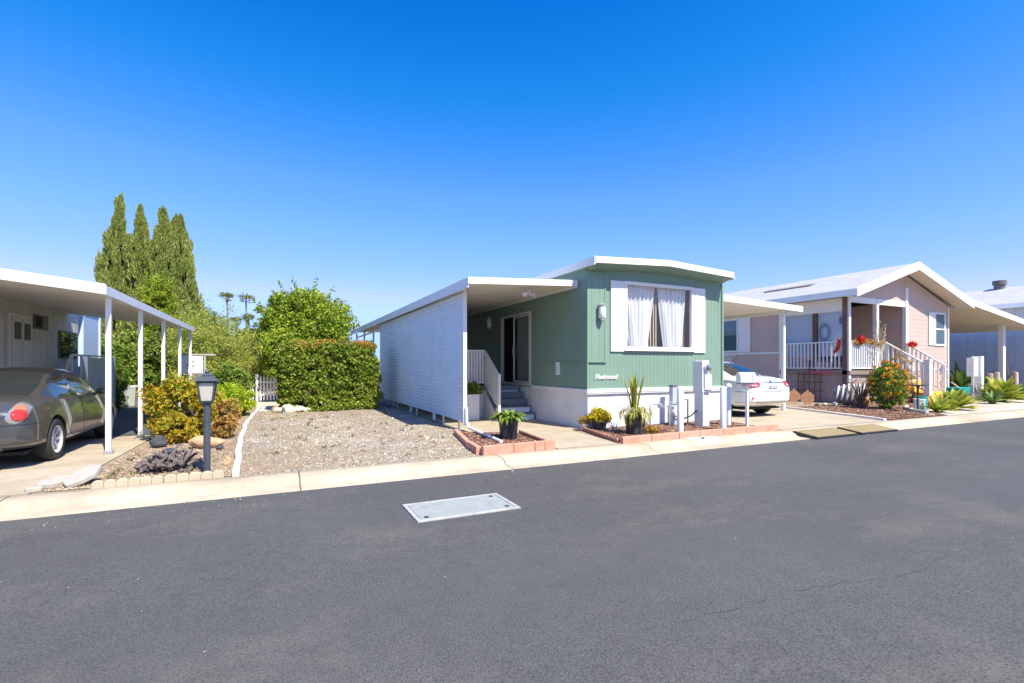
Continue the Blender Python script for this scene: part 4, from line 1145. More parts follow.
    # patches projected on the body
    def patch(nm, c, ra, rb, rot, d, m_, off=.006, rings=3, seg=28, exp=2.0, par=root, thick=True):
        """superellipse patch, c = point near the surface, d = outward direction"""
        d = Vector(d).normalized(); u = Vector((0, 0, 1)).cross(d).normalized(); v = d.cross(u)
        pts = [(0, 0)]
        for r_ in range(1, rings + 1):
            for k_ in range(seg):
                a = 2 * PI * k_ / seg; ca, sa = math.cos(a), math.sin(a)
                rr = (abs(ca) ** exp + abs(sa) ** exp) ** (-1 / exp) * r_ / rings
                x, y = ra * rr * ca, rb * rr * sa
                pts.append((x * math.cos(rot) - y * math.sin(rot), x * math.sin(rot) + y * math.cos(rot)))
        V_ = []; ok = True
        for (x, y) in pts:
            o_ = Vector(c) + u * x + v * y + d * .5
            h = bvh.ray_cast(o_, -d)
            if h[0] is None: V_.append(None)
            else: V_.append(h[0] + d * off)
        dist = [((p - Vector(c)).dot(d)) for p in V_ if p is not None]
        dm = min(dist) if dist else 0
        for i_, p in enumerate(V_):
            if p is None: V_[i_] = Vector(c) + u * pts[i_][0] + v * pts[i_][1] + d * dm
        F_ = [(0, 1 + k_, 1 + (k_ + 1) % seg) for k_ in range(seg)]
        for r_ in range(rings - 1):
            b0 = 1 + r_ * seg
            F_ += [(b0 + k_, b0 + seg + k_, b0 + seg + (k_ + 1) % seg, b0 + (k_ + 1) % seg) for k_ in range(seg)]
        b0 = 1 + (rings - 1) * seg; nV = len(V_)
        V_ += [V_[b0 + k_] - d * (off + .02) for k_ in range(seg)]
        F_ += [(b0 + k_, nV + k_, nV + (k_ + 1) % seg, b0 + (k_ + 1) % seg) for k_ in range(seg)]
        mb = MB(); mb.add(V_, F_)
        o = mb.build(nm, m_, par)
        for p in o.data.polygons: p.use_smooth = True
        return o
    for sx in (1, -1):
        if style == 'a':
            d = (sx * .55, -1, .12)
            tl = patch('tail_light', (sx * .745, .14, .83), .19, .105, sx * .85, d, M_tclear, .008, exp=2.6)
            patch('upper_lens', (sx * .755, .14, .885), .070, .060, 0, d, M_torange, .016, par=tl)
            patch('lower_lens', (sx * .73, .14, .79), .098, .085, 0, d, M_tred, .018, par=tl)
        else:
            d = (sx * .5, -1, .1)
            tl = patch('tail_light', (sx * .69, .1, .84), .23, .085, sx * -.06, d, M_tred, .010, exp=2.8)
            patch('reverse_lens', (sx * .585, .1, .80), .055, .035, 0, d, M_tclear, .016, par=tl, exp=2.8)
        patch('head_light', (sx * .66, 4.6, .68), .17, .07, 0, (sx * .5, 1, .15), M_tclear, .006)
    if style == 'a':
        patch('bumper_trim', (0, .0, .40), .50, .055, 0, (0, -1, 0), M_black, .006, exp=5)
        t_ = MB(); t_.tube([(.52, .0, .30), (.52, .25, .30)], .035, 12); t_.build('exhaust', M_chrome, root)
    else:
        patch('bumper_shade', (0, 0, .40), .62, .05, 0, (0, -1, 0), mat('tan shaded bumper', (.45, .42, .36), .5), .005, exp=5)  # tan patch paints the shade low on the white bumper
        patch('boot_trim', (0, 0, .89), .50, .014, 0, (0, -1, .15), M_chrome, .012, exp=6)
        patch('badge', (0, 0, .94), .05, .04, 0, (0, -1, .3), M_chrome, .012)
        for sx in (1, -1): patch('reflector', (sx * .70, .1, .50), .03, .025, 0, (sx * .5, -1, 0), M_tred, .008)
    patch('number_plate', (0, 0, .80 if style == 'b' else .70), .155, .075, 0, (0, -1, .05), M_plate, .014, exp=8)
    # door seams, handles, mirrors
    sm = MB()
    for sx in (1, -1):
        for pts in ([(1.30, .95), (1.36, .72), (1.46, .45), (1.62, .33), (2.15, .33)], [(2.18, .94), (2.20, .6), (2.18, .33)], [(3.30, .93), (3.36, .6), (3.30, .33), (2.2, .33)]):
            line = []
            for a_, b_ in zip(pts[:-1], pts[1:]):
                for t in np.linspace(0, 1, 8):
                    y = a_[0] + (b_[0] - a_[0]) * t; z = a_[1] + (b_[1] - a_[1]) * t
                    h = bvh.ray_cast(Vector((sx * 2, y, z)), Vector((-sx, 0, 0)))
                    if h[0] is not None: line.append(h[0] - Vector((sx * .002, 0, 0)))
            if len(line) > 2: sm.tube(line, .006, 5)
    # boot lid seam
    line = []
    for x in np.linspace(-.62, .62, 24):
        h = bvh.ray_cast(Vector((x, -1, .68 if abs(x) < .45 else .68 + (abs(x) - .45) * .6)), Vector((0, 1, 0)))
        if h[0] is not None: line.append(h[0] + Vector((0, .002, 0)))
    sm.tube(line, .006, 5)
    # bumper shut line wrapping the tail
    for z_ in (.655, .385):
        line = []
        for a in np.linspace(-1.25, 1.25, 40):
            dr = Vector((math.sin(a), -math.cos(a), 0)); h = bvh.ray_cast(Vector((0, .75, z_)) + dr * 3, -dr)
            if h[0] is not None: line.append(h[0] - dr * .001)
        if len(line) > 3: sm.tube(line, .006, 5)
    sm.build('panel_seam', M_under, root)
    for sx in (1, -1):
        for y in (1.72, 2.72):
            h = bvh.ray_cast(Vector((sx * 2, y, .83)), Vector((-sx, 0, 0)))
            if h[0] is None: continue
            hm = MB(); hm.tube([h[0] + Vector((0, -.09, .0)), h[0] + Vector((sx * .025, -.06, .005)), h[0] + Vector((sx * .03, .05, .008)), h[0] + Vector((0, .09, .005))], .014, 8)
            hm.build('door_handle', paint, root, smooth=True)
        mm = MB(); mm.lathe([(.001, -.10), (.06, -.095), (.085, -.03), (.08, .05), (.05, .09), (.001, .10)], (0, 0, 0), 16, axis='X')
        mm.v = [(sx * (.94 + x * 1.0), 3.16 + y * .75, 1.0 + z * .85) for (x, y, z) in mm.v]
        mm.bar((sx * .80, 3.18, .965), (sx * .88, 3.16, .985), .05, .03)
        mm.build('side_mirror', paint, root, smooth=True)
    # interior: dark seats are hidden behind tinted glass; underside pan
    um = MB(); um.box(-.72, .72, .35, 4.5, .19, .24); um.build('underbody', M_under, root)
    return root
M_darkroof = carpaint('charcoal car roof', (.045, .045, .05), .2)  # style a roof and pillars, darker than the body
P_grey = carpaint('metallic grey paint', (.085, .088, .095), .45)
P_white = carpaint('white car paint', (.80, .80, .79))
gs = sedan('grey_sedan', 'dark metallic grey sedan with round red tail lamps parked under the left carport', P_grey, 'a')
gs.location = (-4.05, 9.28, 0); gs.rotation_euler = (0, 0, R(0)); gs.scale = (1.0, 1.0, 1.0)
ws = sedan('white_sedan', 'white sedan with red tail lamps parked behind the mailbox under the right awning', P_white, 'b')
ws.location = (13.08, 9.55, 0); ws.rotation_euler = (0, 0, R(0)); ws.scale = (1.09, 1.09, 1.15)
# ================================================================== post lamp
t = thing('post_lamp', 'dark grey lantern post standing beside the driftwood in the shrub garden', 'lamp post', (-.86, 8.05, 0))
M_post = mat('slate grey post paint', (.055, .068, .088), .5, .1, 10)
m = MB(); m.lathe([(.044, 0), (.044, .955), (.056, .965), (.056, .985), (.04, .99)], (-.86, 8.05, 0), 24); m.lathe([(.049, .72), (.049, .75)], (-.86, 8.05, 0), 24); m.build('post', M_post, t, smooth=False)
def frustum(m, c, w0, w1, z0, z1):
    v = [(c[0] + sx * w, c[1] + sy * w, z) for (w, z) in ((w0, z0), (w1, z1)) for (sx, sy) in ((-1, -1), (1, -1), (1, 1), (-1, 1))]
    m.add(v, [(3, 2, 1, 0), (4, 5, 6, 7)] + [(i, (i + 1) % 4, 4 + (i + 1) % 4, 4 + i) for i in range(4)])
c = (-.86, 8.05)
m = MB(); frustum(m, c, .075, .085, 0.991, 1.015)
for sx in (-1, 1):
    for sy in (-1, 1):
        m.bar((c[0] + sx * .072, c[1] + sy * .072, 1.015), (c[0] + sx * .104, c[1] + sy * .104, 1.265), .018, .018)
frustum(m, c, .118, .11, 1.265, 1.290); hd = m.build('lantern_frame', M_post, t)
m = MB(); frustum(m, c, .062, .098, 1.017, 1.263); m.build('lantern_glass', mat('milky lantern glass', (.50, .48, .42), .25, .08, 8), hd)
m = MB(); frustum(m, c, .145, .058, 1.292, 1.365); frustum(m, c, .07, .03, 1.367, 1.395); m.lathe([(.02, 1.397), (.03, 1.415), (.022, 1.435), (.001, 1.465)], (*c, 0), 12); m.build('lantern_cap', M_post, t)

# ================================================================== driftwood, boulders, slabs
q = N('weathered driftwood')
c_ = q.ramp(q.noise(9, 6, .7, stretch=(1, 4, 4)), [(.3, (.07, .055, .05)), (.55, (.24, .19, .17)), (.75, (.42, .36, .32))])
q.set(Base_Color=c_, Roughness=.95); q.bump(q.noise(26, 5, .7, stretch=(1, 4, 4)), 1, .03)
dm = MB()
for i in range(46):
    x = -1.72 + rnd.random() * .52; y = 8.42 + rnd.uniform(-.12, .22); hgt = max(.04, .26 - abs(x + 1.52) * .45)
    pts = []; z = rnd.uniform(.0, hgt); a = rnd.uniform(-.6, .9); e = rnd.uniform(-.5, .6); l = rnd.uniform(.02, .045); w_ = rnd.uniform(.6, 1.6)
    for k in range(9):
        pts.append((x + k * l * math.cos(a + .5 * math.sin(k * w_)), y + k * l * math.sin(a + .6 * math.sin(k * w_)), max(.0, z + k * l * .5 * math.sin(e + .8 * math.sin(k * w_ + i)))))
    r0 = rnd.uniform(.012, .045); dm.tube(pts, [r0 * rnd.uniform(.5, 1.25) * f for f in (.5, .8, 1.1, .8, 1.2, .9, .8, .6, .2)], 7)
for k in range(5): dm.rock((-1.66 + k * .11, 8.52 + .02 * (k % 2), .05 + .03 * (k < 3)), (.20, .22, .20), 5 + k, rough=1.6, rz=k)
o = dm.build('driftwood', q.m, origin=(-1.4, 8.5, 0), smooth=False); tag(o, 'gnarled grey brown driftwood root lying on the bare garden soil', 'driftwood')
def rocks(name, c, size, m, label, cat, group=None, seed=1, rz=0, rough=.22, sub=3):
    b = MB(); b.rock((c[0], c[1], c[2]), size, seed, rz, sub=sub, rough=rough)
    o = b.build(name, m, origin=(c[0], c[1], 0), smooth=False)
    return tag(o, label, cat, group)
M_dkrock = mat('dark volcanic rock', (.06, .065, .075), .9, .35, 9, bump=.8, bscale=35, bdist=.02)
M_tanrock = mat('tan sandstone', (.50, .32, .18), .9, .18, 6, bump=.6, bscale=30, bdist=.015)
M_paleRock = mat('pale limestone', (.56, .50, .42), .9, .16, 6, bump=.6, bscale=30, bdist=.015)
rocks('rock', (-1.93, 11.0, .10), (.36, .3, .26), M_dkrock, 'dark blue grey rock at the left foot of the orange leaved bush', 'rock', seed=3)
rocks('rock', (-1.60, 9.9, .06), (.26, .2, .14), M_dkrock, 'low dark rock between the driftwood and the tan boulder', 'rock', seed=4)
rocks('rock', (-.90, 10.2, .04), (.14, .12, .09), M_dkrock, 'tiny dark stone on the soil right of the lamp post', 'rock', seed=14)
rocks('rock', (-1.12, 10.6, .11), (.62, .40, .27), M_tanrock, 'large tan sandstone boulder behind the lamp post', 'boulder', seed=6)
rocks('rock', (-.66, 8.55, .06), (.14, .12, .16), M_tanrock, 'small tan stone standing by the white edging strip', 'rock', seed=7)
M_slab = mat('pale concrete slab', (.42, .39, .34), .85, .12, 6, bump=.5, bscale=50, dirt=(.38, .3, .22), dscale=3, damt=.5)
def slab(c, size, rz, rx, ry, label, seed):
    rr = random.Random(seed); b = MB(); n = 7
    pts = [(math.cos(2 * PI * i / n + .2 * rr.random()) * size[0] / 2 * rr.uniform(.85, 1.1), math.sin(2 * PI * i / n) * size[1] / 2 * rr.uniform(.85, 1.1)) for i in range(n)]
    M = Matrix.Translation(c) @ Matrix.Rotation(rz, 4, 'Z') @ Matrix.Rotation(rx, 4, 'X') @ Matrix.Rotation(ry, 4, 'Y')
    b.prism([M @ Vector((x, y, -size[2] / 2)) for x, y in pts], (M @ Vector((0, 0, size[2]))) - (M @ Vector((0, 0, 0))))
    return tag(b.build('stone_slab', M_slab, origin=(c[0], c[1], 0), bevel=.015), label, 'stone slab')
slab((-2.22, 8.0, .09), (.36, .52, .07), -.35, .32, -.16, 'tilted pale stone slab at the corner of the left driveway', 2)
slab((-2.50, 8.12, .03), (.32, .44, .07), -.5, .06, .03, 'flat pale stone slab behind the tilted one by the driveway', 3)
slab((-2.60, 7.78, .02), (.20, .12, .06), .2, .02, .03, 'smallest pale stone chip at the kerb in front of the slabs', 4)
# scalloped concrete edging
M_scal = mat('cream scalloped concrete', (.47, .40, .29), .85, .1, 6, bump=.4, bscale=60, dirt=(.4, .33, .25), dscale=4, damt=.4)
def scallop(x0, x1, y0, y1, n, h, label, m=M_scal, th=.06, name='scalloped_edging', group='scalloped edging sections'):
    a = Vector((x0, y0, 0)); bb = Vector((x1, y1, 0)); d = bb - a; w = d.length / n; d.normalize(); nn = Vector((-d.y, d.x, 0))
    b = MB()
    for i in range(n):
        c0 = a + d * (w * (i + .006)); prof = [(0, 0), (w * .988, 0)] + [(w * .494 + w * .494 * math.cos(t), h * .62 + h * .38 * math.sin(t)) for t in np.linspace(0, PI, 9)]
        b.prism([c0 + d * x + Vector((0, 0, z - .02)) for x, z in prof], nn * th)
    return tag(b.build(name, m, origin=(x0, y0, 0), bevel=.008), label, 'garden edging', group)
scallop(-2.02, -1.30, 7.60, 7.63, 6, .115, 'cream scalloped edging section nearest the stone slabs, along the kerb')
scallop(-1.29, -.62, 7.63, 7.65, 5, .115, 'cream scalloped edging section just in front of the lamp post, along the kerb')
# ================================================================== brick edging
def brickrow(p0, p1, lens, h, w, where, group, M_=M_brick):
    p0 = Vector((*p0, 0)); d = (Vector((*p1, 0)) - p0); L = d.length; d.normalize(); n = Vector((-d.y, d.x, 0)); s_ = sum(lens); x = 0
    for i, l in enumerate(lens):
        ll = l / s_ * L; c = p0 + d * (x + ll / 2); x += ll
        b = MB(); b.obox((c.x, c.y, h / 2 - .01), (ll - .008, w, h + .02 + rnd.uniform(-.008, .004)), rz=math.atan2(d.y, d.x) + rnd.uniform(-.012, .012))
        tag(b.build('edging_block', M_, origin=(c.x, c.y, 0), bevel=.012), where[i] if isinstance(where, list) else where, 'brick', group)
G1 = 'terracotta blocks round the black pot bed'; G2 = 'terracotta blocks round the meter bed'
brickrow((3.14, 7.66), (4.60, 7.74), [.62, .45, .22, .24], .15, .10,
         ['long terracotta block at the left front corner of the black pot bed', 'second terracotta block from the left in front of the black pot', 'shortest terracotta block, third along the front of the black pot bed', 'terracotta block at the right front corner of the black pot bed'], G1)
brickrow((3.60, 10.30), (3.22, 8.45), [.5, .5, .55], .10, .10, ['terracotta block at the back left end of the black pot bed by the siding wall', 'middle terracotta block on the left side of the black pot bed', 'terracotta block on the left side of the black pot bed under the pipe end'], G1)
brickrow((3.20, 8.40), (3.12, 7.74), [.66], .13, .10, ['terracotta block on the left side next to the front corner of the black pot bed'], G1)
names6 = ['terracotta block at the left front corner of the meter bed before the spider plant pot', 'terracotta block second from the left along the meter bed front', 'terracotta block before the left white bollard of the meter bed', 'terracotta block before the grey meter pedestal', 'terracotta block before the middle white bollard above the painted number', 'terracotta block before the mailbox post', 'terracotta block at the right front end of the meter bed']
brickrow((6.02, 7.60), (10.66, 7.70), [.72, .75, .6, .7, .75, .7, .42], .13, .10, names6, G2)
M_terr = mat('weathered terracotta scallop', (.36, .17, .115), .9, .2, 12, bump=.5, bscale=60)
scallop(4.66, 4.90, 7.84, 9.72, 14, .11, 'small dark terracotta scallops on the right side of the black pot bed', M_terr, .04, 'scalloped_edging', 'terracotta scallops')
scallop(6.04, 6.46, 7.70, 9.5, 14, .11, 'small dark terracotta scallops on the left side of the meter bed', M_terr, .04, 'scalloped_edging', 'terracotta scallops')

# ================================================================== bollards, utilities, mailbox
for (x, y, h, lab) in ((7.98, 8.05, 1.05, 'white round bollard in front of the gas meter'), (9.26, 8.02, 1.04, 'white bollard just right of the meter pedestal, nearer the road'), (10.14, 8.62, 1.06, 'white bollard set back between the pedestal and the mailbox')):
    b = MB(); b.lathe([(.068, .0), (.068, h - .03), (.055, h - .008), (.03, h), (.001, h + .003)], (x, y, .0), 20)
    tag(b.build('bollard', M_white, origin=(x, y, 0), smooth=True), lab, 'bollard', 'bollards guarding the meters')
t = thing('meter_pedestal', 'tall grey electric meter pedestal with a round glass meter', 'meter', (9.45, 8.81, 0))
b = MB(); b.box(9.36, 9.58, 8.70, 8.98, -.02, .90); b.build('lower_cabinet', M_utility, t, bevel=.01)
b = MB(); b.box(9.34, 9.385, 8.70, 9.00, .86, 1.62); b.box(9.39, 9.62, 8.66, 8.95, .94, 1.30); b.box(9.39, 9.58, 8.72, 8.95, 1.302, 1.64); b.build('upper_cabinet', M_utility, t, bevel=.01)
b = MB(); b.box(9.40, 9.57, 8.64, 8.66, .87, .93); b.build('latch', mat('dark label', (.2, .2, .2), .6), t)
b = MB(); b.lathe([(.105, 8.72), (.105, 8.66), (.09, 8.64)], (9.48, 0, 1.47), 24, axis='Y'); mr = b.build('meter_ring', M_white, t)
b = MB(); b.lathe([(.082, 8.66), (.082, 8.60), (.06, 8.575), (.001, 8.565)], (9.48, 0, 1.47), 24, axis='Y'); b.build('meter_glass', glassmat('meter glass', (.22, .23, .24), .05), mr, smooth=True)
b = MB(); b.tube([(9.35, 8.9, .4), (9.20, 8.92, .28), (9.0, 9.0, .2), (8.85, 9.1, .18)], .018, 8); b.build('cable', M_black, t, smooth=True)
t = thing('service_box', 'slim blue grey service riser box behind the left white bollard', 'utility box', (8.95, 9.3, 0))
b = MB(); b.box(8.92, 9.07, 9.25, 9.38, -.02, .98); b.build('riser', mat('blue grey box', (.42, .47, .56), .5, .05), t, bevel=.008)
b = MB(); b.box(8.91, 9.08, 9.24, 9.39, .983, 1.02); b.build('cap', mat('dark cap', (.12, .13, .15), .6), t)
t = thing('gas_meter', 'grey gas meter and pipework low against the white skirting', 'gas meter', (8.82, 9.2, 0))
b = MB(); b.lathe([(.001, 9.02), (.10, 9.03), (.12, 9.08), (.12, 9.20), (.10, 9.25), (.001, 9.26)], (8.87, 0, .36), 18, axis='Y'); b.box(8.78, 9.02, 9.05, 9.22, .30, .52); b.build('meter_body', M_utility, t, bevel=.01)
b = MB(); b.tube([(8.20, 9.25, 0), (8.20, 9.25, .54), (8.28, 9.25, .58), (8.42, 9.25, .56), (8.57, 9.25, .50), (8.78, 9.2, .50)], .018, 8); b.tube([(8.97, 9.15, .52), (8.97, 9.15, .66), (9.32, 9.15, .66), (9.32, 9.15, 0)], .022, 8); b.tube([(8.72, 9.15, 0), (8.72, 9.15, .62), (8.97, 9.15, .62)], .02, 8)
b.build('pipes', M_metal, t, smooth=True)
b = MB(); b.lathe([(.001, 9.14), (.06, 9.15), (.07, 9.2), (.06, 9.26), (.001, 9.27)], (8.47, 0, .53), 14, axis='Y'); b.build('regulator', M_metal, t, smooth=True)
t = thing('mailbox', 'white mailbox on a slim white post in front of the white sedan', 'mailbox', (10.28, 8.20, 0))
b = MB(); b.box(10.25, 10.31, 8.17, 8.23, 0, 1.06); b.box(10.20, 10.36, 8.14, 8.26, .99, 1.04); b.build('post', M_white, t, bevel=.005)
b = MB()
prof = [(-.12, 0), (.12, 0), (.12, .15)] + [(.12 * math.cos(a), .15 + .10 * math.sin(a)) for a in np.linspace(.2, PI - .2, 9)] + [(-.12, .15)]
M = Matrix.Translation((10.24, 8.20, 1.10)) @ Matrix.Rotation(R(-24), 4, 'Z')
b.prism([M @ Vector((-.19, x, z)) for x, z in prof], (M @ Vector((.19, 0, 0))) - (M @ Vector((-.19, 0, 0)))); b.build('box', mat('white mailbox enamel', (.68, .70, .74), .4, .04), t, bevel=.006)
b = MB(); b.obox((10.24, 8.20, 1.075), (.40, .20, .03), rz=R(-24)); b.build('shelf', mat('grey shelf', (.25, .25, .26), .6), t)
b = MB(); b.obox(M @ Vector((.10, -.12, .12)), (.02, .012, .16), rz=R(-24)); b.build('flag', mat('faded flag', (.55, .5, .45), .6), t)

# ================================================================== pots and planters
def pot(m, x, y, h, r0, r1, z=0):
    m.lathe([(r0 * .9, z), (r0, z + .01), (r1 * .97, z + h - .05), (r1 * 1.05, z + h - .045), (r1 * 1.05, z + h), (r1 * .95, z + h), (r1 * .92, z + h - .05), (.001, z + h - .05)], (x, y, 0), 28)
M_potblack = mat('black nursery pot', (.022, .028, .036), .35, .15, 8)
L_green = leafmat('mid green leaf', [(.06, .13, .015), (.13, .23, .025), (.24, .34, .04), (.34, .40, .08)], .3)
L_yel = leafmat('yellow green leaf', [(.12, .18, .015), (.24, .28, .02), (.38, .36, .03), (.46, .38, .05)], .3)
def strap_leaves(name, c, n, L, w, m, parent=None, droop=1.2, up=.9, zs=0, origin=None, seg=6, spread=1.0, r0=.05, wide=.5, fold=.0, lo=.55):
    V = []; F = []
    for i in range(n):
        a = rnd.uniform(0, 2 * PI); el = up * rnd.uniform(lo, 1.15); l = L * rnd.uniform(.65, 1.15)
        p = Vector((c[0] + math.cos(a) * r0 * rnd.random(), c[1] + math.sin(a) * r0 * rnd.random(), c[2])); 
        out = Vector((math.cos(a), math.sin(a), 0)); sd = Vector((-math.sin(a), math.cos(a), 0))
        b0 = len(V); e = el
        for k in range(seg + 1):
            t = k / seg; ww = w * (t / wide if t < wide else (1 - t) / (1 - wide)) ** .6 * .5 + .001 if 0 < t < 1 else w * (.28 if t == 0 else .02)
            V += [tuple(p - sd * ww + Vector((0, 0, fold * ww))), tuple(p), tuple(p + sd * ww + Vector((0, 0, fold * ww)))]
            p = p + (out * math.cos(e) * spread + Vector((0, 0, math.sin(e)))) * (l / seg)
            e -= droop * rnd.uniform(.7, 1.3) / seg * (1 + t)
        for k in range(seg):
            o_ = b0 + 3 * k
            F += [(o_, o_ + 1, o_ + 4, o_ + 3), (o_ + 1, o_ + 2, o_ + 5, o_ + 4)]
    return np_mesh(name, np.array(V), np.array(F), m, parent, origin)
t = thing('potted_plant', 'leafy green plant in a glossy black pot by the porch steps', 'potted plant', (4.25, 8.95, 0))
b = MB(); pot(b, 4.25, 8.95, .42, .165, .205); b.build('pot', M_potblack, t, smooth=True)
strap_leaves('foliage', (4.25, 8.95, .38), 150, .38, .075, L_green, t, 1.6, 1.25, r0=.16)
t = thing('planter_box', 'white boarded planter with green trailing plant at the foot of the porch landing', 'planter', (5.0, 12.8, 0))
b = MB(); b.box(4.70, 5.10, 12.62, 13.02, 0, .72); pbx = b.build('box', M_whiteskirt, t, bevel=.01)
b = MB(); b.box(4.72, 5.08, 12.64, 13.00, .722, .73); b.build('soil', M_mulch, t)
V, F = leaves(crown_points((4.92, 12.78, .86), (.30, .22, .14), 26, .12, 45), .07); np_mesh('foliage', V, F, L_green, t)
t = thing('potted_plant', 'tall spiky spider plant in a big scuffed black pot on the meter bed corner', 'potted plant', (7.05, 8.42, 0))
b = MB(); pot(b, 7.05, 8.42, .43, .19, .225); b.build('pot', mat('scuffed black pot', (.03, .03, .032), .6, .3, 14, dirt=(.28, .22, .16), dscale=9, damt=.6), t, smooth=True)
strap_leaves('foliage', (7.05, 8.42, .40), 90, .66, .028, leafmat('spider plant leaf', [(.16, .2, .02), (.4, .38, .04), (.55, .5, .2)], .3), t, 3.0, 1.4, r0=.12)
strap_leaves('upright_leaves', (7.03, 8.42, .40), 34, .92, .05, L_yel, t, .2, 1.52, r0=.07, lo=.86)
t = thing('potted_plant', 'low yellow flowering plant in a dark bowl beside the skirting corner', 'potted plant', (6.78, 9.36, 0))
b = MB(); pot(b, 6.78, 9.36, .24, .13, .18); b.build('pot', mat('dark mottled bowl', (.05, .05, .06), .5, .4, 16), t, smooth=True)
V, F = leaves(crown_points((6.78, 9.36, .34), (.26, .24, .15), 40, .09, 45), .05, .7); np_mesh('foliage', V, F, leafmat('bright yellow flower', [(.24, .25, .01), (.50, .42, .01), (.70, .52, .02)], .25), t)
t = thing('potted_plant', 'tiny pink and yellow flower pot at the left end of the meter bed', 'potted plant', (6.50, 9.55, 0))
b = MB(); pot(b, 6.50, 9.55, .16, .08, .10); b.build('pot', mat('pale clay pot', (.62, .5, .42), .7, .1), t, smooth=True)
V, F = leaves(crown_points((6.50, 9.55, .24), (.14, .12, .10), 14, .05, 40), .045, .7); np_mesh('foliage', V, F, leafmat('mixed blossom', [(.5, .08, .08), (.55, .4, .05), (.2, .28, .04), (.6, .3, .25)], .25), t)
t = thing('garden_ornament', 'small grey lavender sprig ornament between the yellow flowers and the spider plant', 'ornament', (6.86, 8.9, 0))
strap_leaves('sprig', (6.86, 8.9, 0), 26, .34, .02, leafmat('grey lavender leaf', [(.25, .25, .33), (.4, .38, .45)], .2), t, .9, 1.3, r0=.07)
t = thing('flower_clump', 'low orange flower clump on the mulch right of the spider plant pot', 'plant', (7.38, 8.3, 0))
V, F = leaves(crown_points((7.38, 8.3, .09), (.16, .12, .07), 14, .05, 40), .05, .6); np_mesh('foliage', V, F, leafmat('orange blossom', [(.45, .2, .03), (.6, .32, .06), (.3, .3, .05)], .25), t)

# ================================================================== garden trash bin, gate
t = thing('trash_bin', 'grey green plastic trash bin at the back of the left driveway', 'bin', (-4.95, 22.7, 0))
M_bin = mat('grey green plastic', (.44, .47, .42), .55, .06, 5)
m = MB(); frustum(m, (-4.95, 22.7), .25, .31, 0, .70); m.build('body', M_bin, t, bevel=.02)
m = MB(); frustum(m, (-4.95, 22.7), .33, .28, .702, .77); m.build('lid', M_bin, t, bevel=.015)
t = thing('picket_gate', 'white wooden picket gate at the end of the garden path', 'gate', (-.15, 23.0, 0))
m = MB()
for i in range(8):
    x = -.58 + i * .125; m.prism([(x, 23.0, .06), (x + .07, 23.0, .06), (x + .07, 23.0, 1.02), (x + .035, 23.0, 1.10), (x, 23.0, 1.02)], (0, .02, 0))
m.build('pickets', M_white, t)
m = MB(); m.box(-.60, .40, 23.022, 23.06, .25, .33); m.box(-.60, .40, 23.022, 23.06, .78, .86); m.bar((-.58, 23.07, .3), (.38, 23.07, .82), .02, .07); m.build('rails', M_white, t)
for x in (-.68, .46):
    m = MB(); m.box(x - .05, x + .05, 22.97, 23.07, 0, 1.15); m.build('post', M_white, t, bevel=.01)
b = MB(); b.box(-1.25, -.78, 22.7, 22.95, 0, .78)
tag(b.build('stone_pillar', mat('whitewashed stone', (.58, .56, .52), .9, .15, 6, bump=.7, bscale=20, bdist=.02), origin=(-1, 22.8, 0), bevel=.03), 'low whitewashed stone pillar left of the picket gate', 'pillar')
for i, (x, y, s, lab) in enumerate(((.12, 17.5, .26, 'pale rock at the left end of the pile beside the garden path'), (.36, 17.35, .40, 'broad pale rock lying front and centre in the pile by the hedge'), (.34, 17.75, .30, 'tan rock on the back of the pile by the hedge foot'),
        (.68, 17.4, .34, 'cream rock in the right half of the pile by the hedge'), (.95, 17.42, .24, 'small cream rock at the right end of the pile by the hedge'), (.05, 17.95, .30, 'orange tinted rock nearest the picket gate'))):
    rocks('rock', (x, y, s * .2), (s * 1.5, s * 1.2, s * .95), M_tanrock if i in (2, 5) else M_paleRock, lab, 'rock', 'rock pile at the hedge foot', seed=20 + i, rz=i)

# ================================================================== pink house yard
t = thing('plant_stand', 'dark green flat topped plant stand in the pink house bed', 'plant stand', (18.85, 8.62, 0))
M_dkgreen = mat('dark green metal', (.02, .07, .06), .5, .1)
b = MB(); b.lathe([(.001, .84), (.10, .845), (.26, .87), (.27, .89), (.24, .89), (.001, .87)], (18.85, 8.62, 0), 24); b.build('top', M_dkgreen, t)
b = MB(); b.lathe([(.14, .0), (.13, .02), (.03, .05), (.025, .5), (.035, .8), (.06, .842)], (18.85, 8.62, 0), 16); b.build('stem', M_dkgreen, t)
b = MB(); pot(b, 19.45, 8.85, .40, .15, .16); tag(b.build('flower_pot', M_white, origin=(19.45, 8.85, 0), smooth=True), 'plain white pot behind the dark green plant stand', 'pot')
b = MB(); pot(b, 19.95, 9.0, .46, .13, .17); tag(b.build('flower_pot', mat('teal glaze', (.02, .38, .42), .25, .1), origin=(19.95, 9, 0), smooth=True), 'teal glazed pot beside the white pot and stair newel', 'pot')
